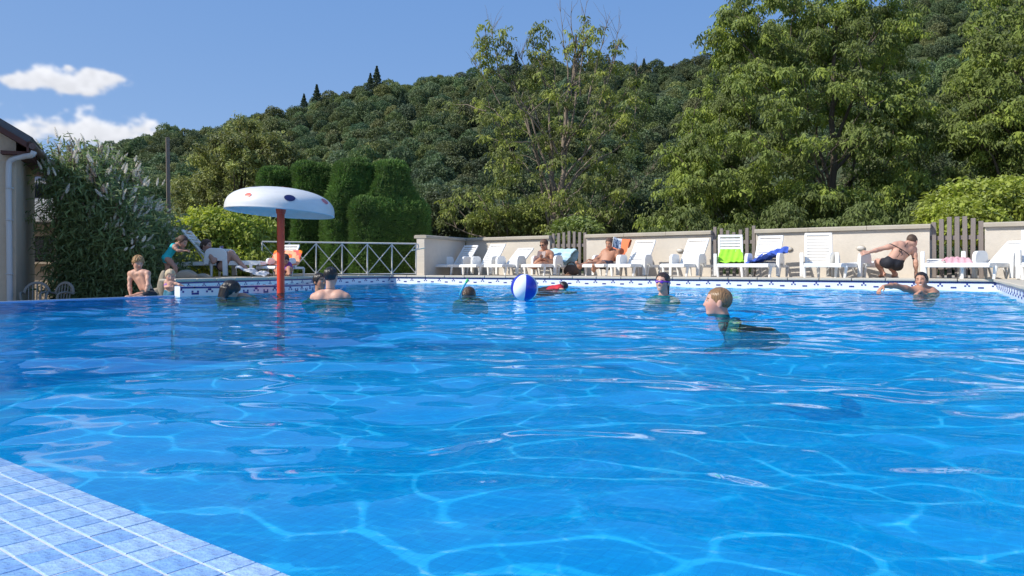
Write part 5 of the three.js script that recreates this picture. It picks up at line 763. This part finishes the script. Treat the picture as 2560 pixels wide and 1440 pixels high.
swim('person with dark hair and face in the water using a snorkel', 1174, 741, 10.2, { flat: true, head: { yaw: -0.6, pitch: 1.05, hair: BROWN, thick: 0.014, nape: 0.09 }, extra: [inHead(() => ['diving_mask', new THREE.TorusGeometry(0.055, 0.012, 8, 24).scale(1.2, 0.7, 1).translate(0, 0.005, 0.085), std([0.05, 0.08, 0.1], 0.4)])] });
{
  const o = thing('snorkel', 'turquoise snorkel with green tip sticking out of the water', 'snorkel'), a = at(1150, 738, 9.95), b = at(1159, 717, 9.95), c = at(1169, 700, 9.95);
  part('tube', tube([a.clone().add(V(0.02, -0.08, 0)), a, b, c], 0.013, 30, 10), phy([0.03, 0.36, 0.50], 0.3), o); part('tip', bar(at(1165, 706.5, 9.95), at(1170, 698, 9.95), 0.0165, 0.0165, 14), phy([0.08, 0.55, 0.16], 0.35), o);
}
{ // floating on the front in a red and black top
  const d = 12.7, c = at(1408, 718, d), L = at(1360, 729.0, d);
  person('person in a red and black top floating face down far out', { root: V(c.x, 0, c.z), s: 0.72, shoulders: [at(1398, 723.0, d - 0.16), at(1399, 723.0, d + 0.16)], neck: at(1403, 722.0, d), hips: [at(1335, 734.0, d - 0.1), at(1335, 734.0, d + 0.1)], arms: [{ j: [at(1398, 723.0, d - 0.18), at(1416, 731.0, d - 0.3), at(1440, 731.0, d - 0.3)] }], legs: [[at(1335, 735.0, d - 0.1), at(1280, 744.0, d - 0.1), at(1220, 752.0, d - 0.1)], [at(1335, 735.0, d + 0.1), at(1280, 744.0, d + 0.1), at(1220, 752.0, d + 0.1)]], head: { c, yaw: 1.5, pitch: 0.9, hair: BLACK, thick: 0.014 }, wet: true, wear: [{ name: 'swim_top', f: both(capsule(at(1398, 720.0, d), at(1376, 725.0, d), 0.22)), col: [0.50, 0.015, 0.03], off: 0.012 }, { name: 'swim_trunks', f: capsule(at(1362, 728.0, d), at(1340, 733.0, d), 0.13), col: [0.015, 0.015, 0.02], off: 0.014 }] });
}
swim('person with purple goggles and wet dark hair smiling in the water', 1656, 706, 9.8, { hs: 1.04, s: 0.9, head: { yaw: -0.62, pitch: -0.02, roll: -0.05, hair: [0.035, 0.02, 0.014], nape: 0.10, thick: 0.010, smile: true, locks: [[[0.01, -0.02, -0.09], [0.0, -0.13, -0.11], 0.045, 0.04], [[0.0, -0.13, -0.11], [-0.02, -0.19, -0.15], 0.04, 0.03]] }, skin: FAIR, low: 0.02,
  extra: [inHead(() => ['goggles', merge([-1, 1].map((s) => new THREE.SphereGeometry(0.022, 20, 12).scale(1.15, 0.82, 0.55).rotateY(s * 0.35).translate(s * 0.031, 0.008, 0.090))), phy([0.14, 0.02, 0.36], 0.15, { clearcoat: 1 })]), inHead(() => ['goggle_strap', new THREE.TorusGeometry(0.084, 0.0055, 6, 48).rotateX(Math.PI / 2).scale(0.98, 1.6, 1.22).translate(0, 0.012, -0.006), std([0.20, 0.03, 0.42], 0.5)])] });
{ // the boy swimming past: profile, body trailing to the right under water
  const d = 5.75, s = 0.80, c = at(1794, 756, d), P = (x, y, z = 0) => at(x, y, d + z), n = P(1806, 786), suit = phy([0.010, 0.014, 0.018], 0.3);
  person('person with short blond hair swimming to the left in profile, nearest the camera', { root: V(c.x, 0, c.z), s, shoulders: [P(1838, 840, -0.14), P(1841, 839, 0.14)], neck: P(1812, 812), hips: [P(1914, 848, -0.02), P(1916, 846, 0.14)], build: 0.98,
    arms: [{ j: [P(1835, 810, -0.15), P(1825, 862, 0.05), P(1800, 872, 0.25)], hand: [V(-1, 0, -0.6), V(0, -1, 0), 0.3, 1] }, { j: [P(1838, 808, 0.15), P(1830, 858, 0.3), P(1810, 862, 0.5)] }], legs: [[P(1916, 846, 0), P(1948, 850, 0.32), P(1950, 845, 0.65), P(1950, 845, 0.75)], [P(1918, 846, 0.14), P(1958, 850, 0.4), P(1960, 845, 0.75), P(1960, 845, 0.85)]],
    head: { c, s: 0.95, yaw: -1.78, pitch: -0.06, roll: 0.0, hair: [0.24, 0.135, 0.06], thick: 0.0045, nape: 0.07, fringe: 0.010, tousle: 0.0035 }, skin: [0.58, 0.32, 0.235], wet: true,
    wear: [{ name: 'swim_shirt', f: capsule(P(1868, 830), P(1925, 845), 0.2), mat: suit, off: 0.008 }] });
}
{ // woman at the far right holding one arm out
  const d = 10.6, P = (x, y, z = 0) => at(x, y, d + z);
  person('person with tied dark hair and one arm stretched out over the water at the right', { root: V(P(2305, 0).x, 0, -d), s: 0.95, shoulders: [P(2284, 727, -0.02), P(2338, 734, 0.02)], neck: P(2312, 722, 0.03), hips: [P(2294, 752, 0.5), P(2326, 752, 0.5)], arms: [{ j: [P(2284, 727, -0.03), P(2238, 714, -0.14), P(2208, 716, -0.30)], hand: [V(-0.7, -0.5, 0.3), V(-0.4, -0.9, 0.3), 0.5, 1] }, { j: [P(2338, 735, 0), P(2324, 748, -0.24), P(2300, 729, -0.30)], hand: [V(-0.7, -0.35, 0.3), V(0, -1, 0.3), 0.8, -1] }],
    head: { c: P(2304, 702), s: 1.0, yaw: -0.72, pitch: -0.08, roll: 0.1, hair: [0.022, 0.014, 0.011], nape: 0.085, thick: 0.009, smile: true, closed: true, locks: [[[0.0, 0.0, -0.10], [0.0, -0.04, -0.13], 0.04, 0.03]] }, skin: [0.47, 0.25, 0.165], wet: true });
}
{ // crouching woman in black bikini on the far edge, seen from behind
  const d = 12.75, P = (x, y, z = 0) => at(x, y, d + z), back = V(0, 0.3, 1), hipC = P(2229, 659);
  person('person in a black bikini crouching on the pool edge with her back turned', { root: atGround(2235, d, DECK), s: 0.92, build: 0.94, shoulders: [P(2240, 612, 0), P(2284, 623, 0.05)], neck: P(2270, 609, 0), hips: [P(2217, 655, -0.03), P(2245, 662, -0.03)],
    arms: [{ j: [P(2238, 613, 0), P(2200, 623, 0.05), P(2172, 631, 0.02)], hand: [V(-1, -0.15, 0), V(0, -0.5, -0.8), 0.35, -1] }, { j: [P(2284, 624, 0.03), P(2289, 655, -0.02), P(2290, 680, 0)], hand: [V(0.05, -1, 0.1), V(0, 0, -1), 0.2, 1] }],
    legs: [[P(2218, 658, 0), P(2194, 654, 0.32), P(2208, 686, 0.28), P(2200, 690, 0.42)], [P(2244, 664, 0), P(2226, 662, 0.36), P(2238, 686, 0.2), P(2232, 690, 0.34)]],
    head: { c: P(2281, 604, 0.02), s: 0.95, yaw: 2.3, pitch: 0.5, roll: -0.2, hair: BROWN, nape: 0.07, thick: 0.010 }, skin: FAIR,
    wear: [{ name: 'bikini_bottom', f: both(capsule(P(2214, 657, -0.02), P(2247, 664, -0.02), 0.118)), mat: blackCloth }, { name: 'bikini_top', f: ring(P(2254, 628), P(2264, 612).sub(P(2238, 652)), 0.24, 0.009), mat: blackCloth, off: 0.005 }],
    extra: [(root, hm, rel) => part('bikini_string', [tube([rel(P(2251, 627, -0.10)), rel(P(2249, 634, -0.12)), rel(P(2243, 643, -0.11))], 0.004, 12, 5), tube([rel(P(2251, 627, -0.10)), rel(P(2256, 636, -0.115)), rel(P(2252, 640, -0.115))], 0.004, 12, 5), new THREE.TorusGeometry(0.02, 0.006, 6, 14).translate(...rel(P(2251, 627, -0.10)).toArray()), tube([rel(P(2262, 618, -0.07)), rel(P(2266, 611, -0.06)), rel(P(2270, 606, -0.05))], 0.004, 10, 5)], blackCloth, root)] });
}
const bookPages = std([0.72, 0.70, 0.64], 0.9);
function book(name, label, c, w, h, rx, ry, rz, coverCol, map = null) {
  const o = thing(name, label, name === 'magazine' ? 'magazine' : 'book', c), m = std(coverCol, 0.55, map ? { map } : {}); o.rotation.set(rx, ry, rz, 'YXZ');
  for (const s of [-1, 1]) { part('cover', box(w / 2, h, 0.004, w / 4 * s, 0, 0).applyMatrix4(new THREE.Matrix4().makeRotationY(s * 0.35)), m, o); part('page_block', box(w / 2 - 0.006, h - 0.008, 0.008, w / 4 * s, 0, 0.007).applyMatrix4(new THREE.Matrix4().makeRotationY(s * 0.35)), bookPages, o); }
  return o;
}
{ // woman reading on the lounger with the pale towel
  const d = 17.0, P = (x, y, z = 0) => at(x, y, d + z);
  person('person in sunglasses sitting on a lounger and reading a book', { root: atGround(1365, d, DECK), s: 0.93, shoulders: [P(1350, 633, 0.08), P(1378, 634, -0.06)], neck: P(1364, 628, 0.02), hips: [P(1364, 659, 0.06), P(1384, 660, -0.04)], arms: [{ j: [P(1350, 633, 0.08), P(1348, 652, 0), P(1354, 643, -0.16)], hand: [V(0.1, 0.6, -0.2), V(0.6, 0.2, 1), 0.7, 1] }, { j: [P(1379, 634, -0.06), P(1380, 654, -0.16), P(1362, 645, -0.26)], hand: [V(-0.8, 0.4, 0.1), V(0, 0.3, 1), 0.7, -1] }],
    legs: [[P(1366, 660, 0.04), P(1348, 652, -0.12), P(1330, 667, -0.20), P(1322, 667, -0.28)], [P(1384, 661, -0.06), P(1352, 660, -0.36), P(1336, 668, -0.46), P(1326, 666, -0.5)]],
    head: { c: P(1360, 612, 0), s: 0.98, yaw: -0.75, pitch: 0.28, hair: [0.10, 0.045, 0.025], nape: 0.07, thick: 0.012 }, skin: TAN,
    wear: [{ name: 'swim_bottom', f: capsule(P(1364, 662, 0.04), P(1386, 662, -0.05), 0.10), mat: blackCloth }],
    extra: [inHead(() => ['sunglasses', merge([new THREE.SphereGeometry(0.022, 16, 10).scale(1.1, 0.8, 0.4).translate(-0.031, 0.007, 0.092), new THREE.SphereGeometry(0.022, 16, 10).scale(1.1, 0.8, 0.4).translate(0.031, 0.007, 0.092), bar(V(-0.05, 0.012, 0.085), V(-0.078, 0.008, -0.005), 0.003), bar(V(0.05, 0.012, 0.085), V(0.078, 0.008, -0.005), 0.003), bar(V(-0.012, 0.012, 0.096), V(0.012, 0.012, 0.096), 0.003)]), phy([0.01, 0.008, 0.008], 0.1)])] });
  book('book', 'small open book in the hands of the woman in sunglasses', P(1354, 637, -0.24), 0.19, 0.15, 0.4, 2.8, 0.05, [0.30, 0.22, 0.2]);
}
{ // man lying on the orange towel with a magazine
  const d = 16.05, P = (x, y, z = 0) => at(x, y, d + z);
  person('person in dark trunks lying on an orange towel and holding up a magazine', { root: atGround(1515, d, DECK), s: 0.98, build: 1.05, shoulders: [P(1509, 632, 0.1), P(1541, 634, -0.02)], neck: P(1527, 626, 0.05), hips: [P(1502, 658, 0.04), P(1522, 662, -0.1)], arms: [{ j: [P(1509, 633, 0.08), P(1497, 646, 0.02), P(1482, 651, -0.06)], hand: [V(-0.8, 0.2, 0.2), V(0.2, -1, 0), 0.6, 1] }, { j: [P(1542, 635, -0.04), P(1549, 651, -0.16), P(1545, 628, -0.22)], hand: [V(-0.05, 1, -0.05), V(-0.3, 0, 1), 0.7, 1] }],
    legs: [[P(1502, 660, 0.02), P(1474, 660, -0.22), P(1448, 665, -0.4), P(1441, 656, -0.42)], [P(1520, 663, -0.12), P(1500, 660, -0.5), P(1484, 673, -0.64), P(1483, 663, -0.72)]],
    head: { c: P(1524, 610, -0.02), s: 1.0, yaw: -0.55, pitch: 0.25, hair: [0.09, 0.045, 0.028], nape: 0.07, thick: 0.009 }, skin: TAN,
    wear: [{ name: 'swim_trunks', f: both(capsule(P(1501, 660, 0.04), P(1524, 664, -0.1), 0.115), capsule(P(1518, 663, -0.14), P(1512, 662, -0.28), 0.10)), col: [0.03, 0.035, 0.06], off: 0.010 }] });
  const print = tex(64, 64, (u, v) => { const n = tileNoise(u, v, 8, 3, 3); return v > 0.8 ? [0.85, 0.85, 0.85] : n > 0.5 ? [0.55, 0.6, 0.66] : [0.12, 0.16, 0.24]; });
  book('magazine', 'folded magazine held up by the man on the orange towel', P(1541, 608, -0.30), 0.20, 0.22, 0.2, 3.5, 0.25, [1, 1, 1], print);
}
{ // woman lying on the left lounger
  const d = 14.45, P = (x, y, z = 0) => at(x, y, d + z);
  person('person with knees raised reading on the lounger left of the mushroom', { root: atGround(545, d, DECK), s: 0.95, shoulders: [P(524, 633, 0.17), P(527, 634, -0.17)], neck: P(519, 626, 0), hips: [P(554, 664, 0.1), P(555, 665, -0.1)], arms: [{ j: [P(525, 634, -0.18), P(533, 655, -0.26), P(546, 641, -0.16)], hand: [V(0.4, 0.7, 0), V(1, -0.2, 0), 0.6, 1] }, { j: [P(524, 634, 0.18), P(533, 655, 0.22), P(546, 641, 0.12)], hand: [V(0.4, 0.7, 0), V(1, -0.2, 0), 0.6, -1] }],
    legs: [[P(556, 665, -0.1), P(578, 633, -0.1), P(612, 670, -0.12), P(626, 676, -0.12)], [P(556, 665, 0.1), P(570, 636, 0.12), P(606, 672, 0.14), P(620, 677, 0.14)]],
    head: { c: P(517, 614, 0), s: 0.97, yaw: 1.35, pitch: 0.15, hair: [0.06, 0.03, 0.02], nape: 0.09, thick: 0.013, locks: [[[0.0, 0.0, -0.09], [0, -0.08, -0.11], 0.05, 0.04]] }, skin: [0.46, 0.27, 0.2], wear: [{ name: 'swimsuit', f: both(capsule(P(555, 664), P(534, 645), 0.16, 0.17)), col: [0.03, 0.03, 0.05] }] });
  book('book', 'blue covered book read by the woman on the left lounger', P(549, 633, -0.02), 0.22, 0.26, -0.1, -1.4, -0.2, [0.10, 0.13, 0.30]);
}
{ // someone bent forward on the lounger behind the red pole
  const d = 14.7, P = (x, y, z = 0) => at(x, y, d + z);
  person('person in a purple swimsuit sitting on the lounger behind the red pole', { root: atGround(708, d, DECK), s: 0.80, shoulders: [P(700, 664, 0), P(723, 663, 0.05)], neck: P(713, 660, 0), hips: [P(704, 678, 0.12), P(720, 678, 0.12)], arms: [{ j: [P(700, 665, 0), P(688, 675, -0.1), P(692, 679, -0.25)], hand: [V(0.3, -0.4, 0.9), V(0, -1, 0), 0.5, 1] }, { j: [P(723, 664, 0), P(729, 674, -0.1), P(724, 679, -0.25)], hand: [V(-0.3, -0.4, 0.9), V(0, -1, 0), 0.5, -1] }], legs: [[P(704, 679, 0.1), P(697, 671, -0.25), P(693, 684, -0.42), P(692, 686, -0.5)], [P(720, 679, 0.1), P(722, 671, -0.25), P(723, 684, -0.42), P(723, 686, -0.5)]],
    head: { c: P(713, 650, -0.06), s: 0.90, yaw: 0.25, pitch: 0.7, hair: [0.05, 0.025, 0.02], nape: 0.09, thick: 0.014 }, skin: TAN, wear: [{ name: 'swimsuit', f: both(capsule(P(704, 668, 0.04), P(720, 668, 0.04), 0.16), capsule(P(704, 678, 0.1), P(720, 678, 0.1), 0.13)), col: [0.26, 0.06, 0.30] }] });
}
{ // girl in turquoise bending forward
  const d = 13.0, P = (x, y, z = 0) => at(x, y, d + z);
  person('child in a turquoise swimsuit bending forward beside the timber post', { root: atGround(424, d, DECK), s: 0.62, build: 0.92, shoulders: [P(434, 616, 0.09), P(437, 618, -0.09)], neck: P(443, 612, 0), hips: [P(414, 643, 0.05), P(418, 645, -0.05)], arms: [{ j: [P(437, 619, -0.10), P(445, 627, -0.13), P(461, 627, -0.10)], hand: [V(1, 0, 0), V(0, -1, 0), 0.5, 1] }, { j: [P(434, 617, 0.10), P(446, 625, 0.12), P(462, 624, 0.08)], hand: [V(1, 0, 0), V(0, -1, 0), 0.5, -1] }],
    legs: [[P(414, 645, 0.05), P(419, 668, 0.06), P(416, 690, 0.06), P(424, 692, 0.04)], [P(419, 647, -0.05), P(437, 667, -0.07), P(441, 689, -0.06), P(448, 691, -0.06)]],
    head: { c: P(456, 605, 0), s: 0.88, yaw: 1.3, pitch: 0.55, hair: [0.07, 0.035, 0.022], thick: 0.012, nape: 0.08, locks: [[[0, 0.03, -0.1], [0, -0.02, -0.14], 0.03, 0.025]] }, skin: [0.44, 0.25, 0.18],
    wear: [{ name: 'swimsuit', f: both(capsule(P(432, 621), P(416, 643), 0.115, 0.105)), col: [0.01, 0.42, 0.47], off: 0.005 }] });
}
{ // blond boy leaning on his arms at the left edge
  const d = 10.9, P = (x, y, z = 0) => at(x, y, d + z);
  person('person with tousled blond hair and black shorts sitting at the left pool edge', { root: atGround(370, d, -0.1), s: 0.70, build: 0.86, shoulders: [P(327, 684, 0.05), P(369, 683, -0.05)], neck: P(347, 676, 0), hips: [P(364, 737, 0.06), P(380, 738, -0.06)], arms: [{ j: [P(326, 685, 0.05), P(324, 714, -0.02), P(327, 740, -0.08)], hand: [V(0, -1, 0.2), V(0, 0, -1), 0.2, 1] }, { j: [P(370, 685, -0.06), P(370, 714, -0.16), P(364, 741, -0.2)], hand: [V(0, -1, 0.2), V(0, 0, -1), 0.2, -1] }],
    legs: [[P(366, 738, 0.0), P(318, 746, -0.3), P(312, 790, -0.42), P(305, 796, -0.5)], [P(381, 740, -0.08), P(336, 747, -0.45), P(332, 792, -0.55), P(325, 798, -0.6)]],
    head: { c: P(345, 658, 0), s: 0.86, yaw: 0.75, pitch: 0.2, roll: -0.12, hair: [0.36, 0.21, 0.09], thick: 0.017, tousle: 0.018, nape: 0.08, fringe: 0.03 }, skin: FAIR, wear: [{ name: 'swim_shorts', f: both(capsule(P(364, 739, 0.04), P(382, 740, -0.07), 0.105), capsule(P(380, 741, -0.1), P(364, 743, -0.25), 0.08)), mat: blackCloth, off: 0.008 }] });
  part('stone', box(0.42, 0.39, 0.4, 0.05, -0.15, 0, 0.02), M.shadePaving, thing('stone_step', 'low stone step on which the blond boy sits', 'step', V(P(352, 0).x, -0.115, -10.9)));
}
{ // toddler holding on
  const d = 9.75, P = (x, y, z = 0) => at(x, y, d + z);
  person('toddler with white blond hair standing in the shallow pool, one arm reaching right', { root: atGround(424, d, -0.1), s: 0.42, build: 1.06, shoulders: [P(415, 706, 0.02), P(434, 706, -0.03)], neck: P(425, 702, 0), hips: [P(417, 736, 0.03), P(430, 736, -0.03)], arms: [{ j: [P(434, 707, -0.03), P(449, 712, -0.06), P(463, 718, -0.03)], hand: [V(1, -0.3, 0), V(0, -1, 0), 0.4, 1] }, { j: [P(415, 707, 0.02), P(414, 718, -0.05), P(424, 716, -0.12)], hand: [V(1, 0.2, 0), V(0, 0, 1), 0.7, -1] }], legs: [[P(418, 737, 0.03), P(418, 755, 0), P(418, 770, 0.02)], [P(430, 737, -0.03), P(430, 755, -0.04), P(430, 770, -0.02)]],
    head: { c: P(426, 691, 0), s: 0.74, yaw: 0.5, pitch: 0.15, hair: [0.52, 0.40, 0.25], thick: 0.012, nape: 0.07, fringe: 0.02 }, skin: FAIR, wear: [{ name: 'swim_top', f: capsule(P(420, 714, 0), P(429, 714, 0), 0.05), col: [0.30, 0.12, 0.34], off: 0.006 }, { name: 'swim_bottom', f: both(capsule(P(418, 738, 0), P(430, 738, 0), 0.075)), col: [0.03, 0.16, 0.24], off: 0.006 }] });
}
{ // spray thrown up behind the goggled swimmer
  const r = rng(97), g = new THREE.IcosahedronGeometry(1, 1), n = 150, im = new THREE.InstancedMesh(g, phy([0.8, 0.86, 0.9], 0.15, { clearcoat: 1 }), n), m = new THREE.Matrix4();
  for (let i = 0; i < n; i++) { const t = Math.pow(r(), 1.4), p = at(1690 + 120 * t, 741 - (1 - t) * 14 * r() * r(), 9.6 + (r() - 0.5) * 0.3), s = 0.002 + 0.006 * r() * r(); im.setMatrixAt(i, m.makeScale(s * 1.5, s, s).setPosition(p.x, Math.max(0.004, p.y), p.z)); }
  im.name = 'water_splash'; scene.add(im); tag(im, 'small white splash trailing behind the swimmer in purple goggles', null, null, 'stuff');
}
renderer.render(scene, camera);
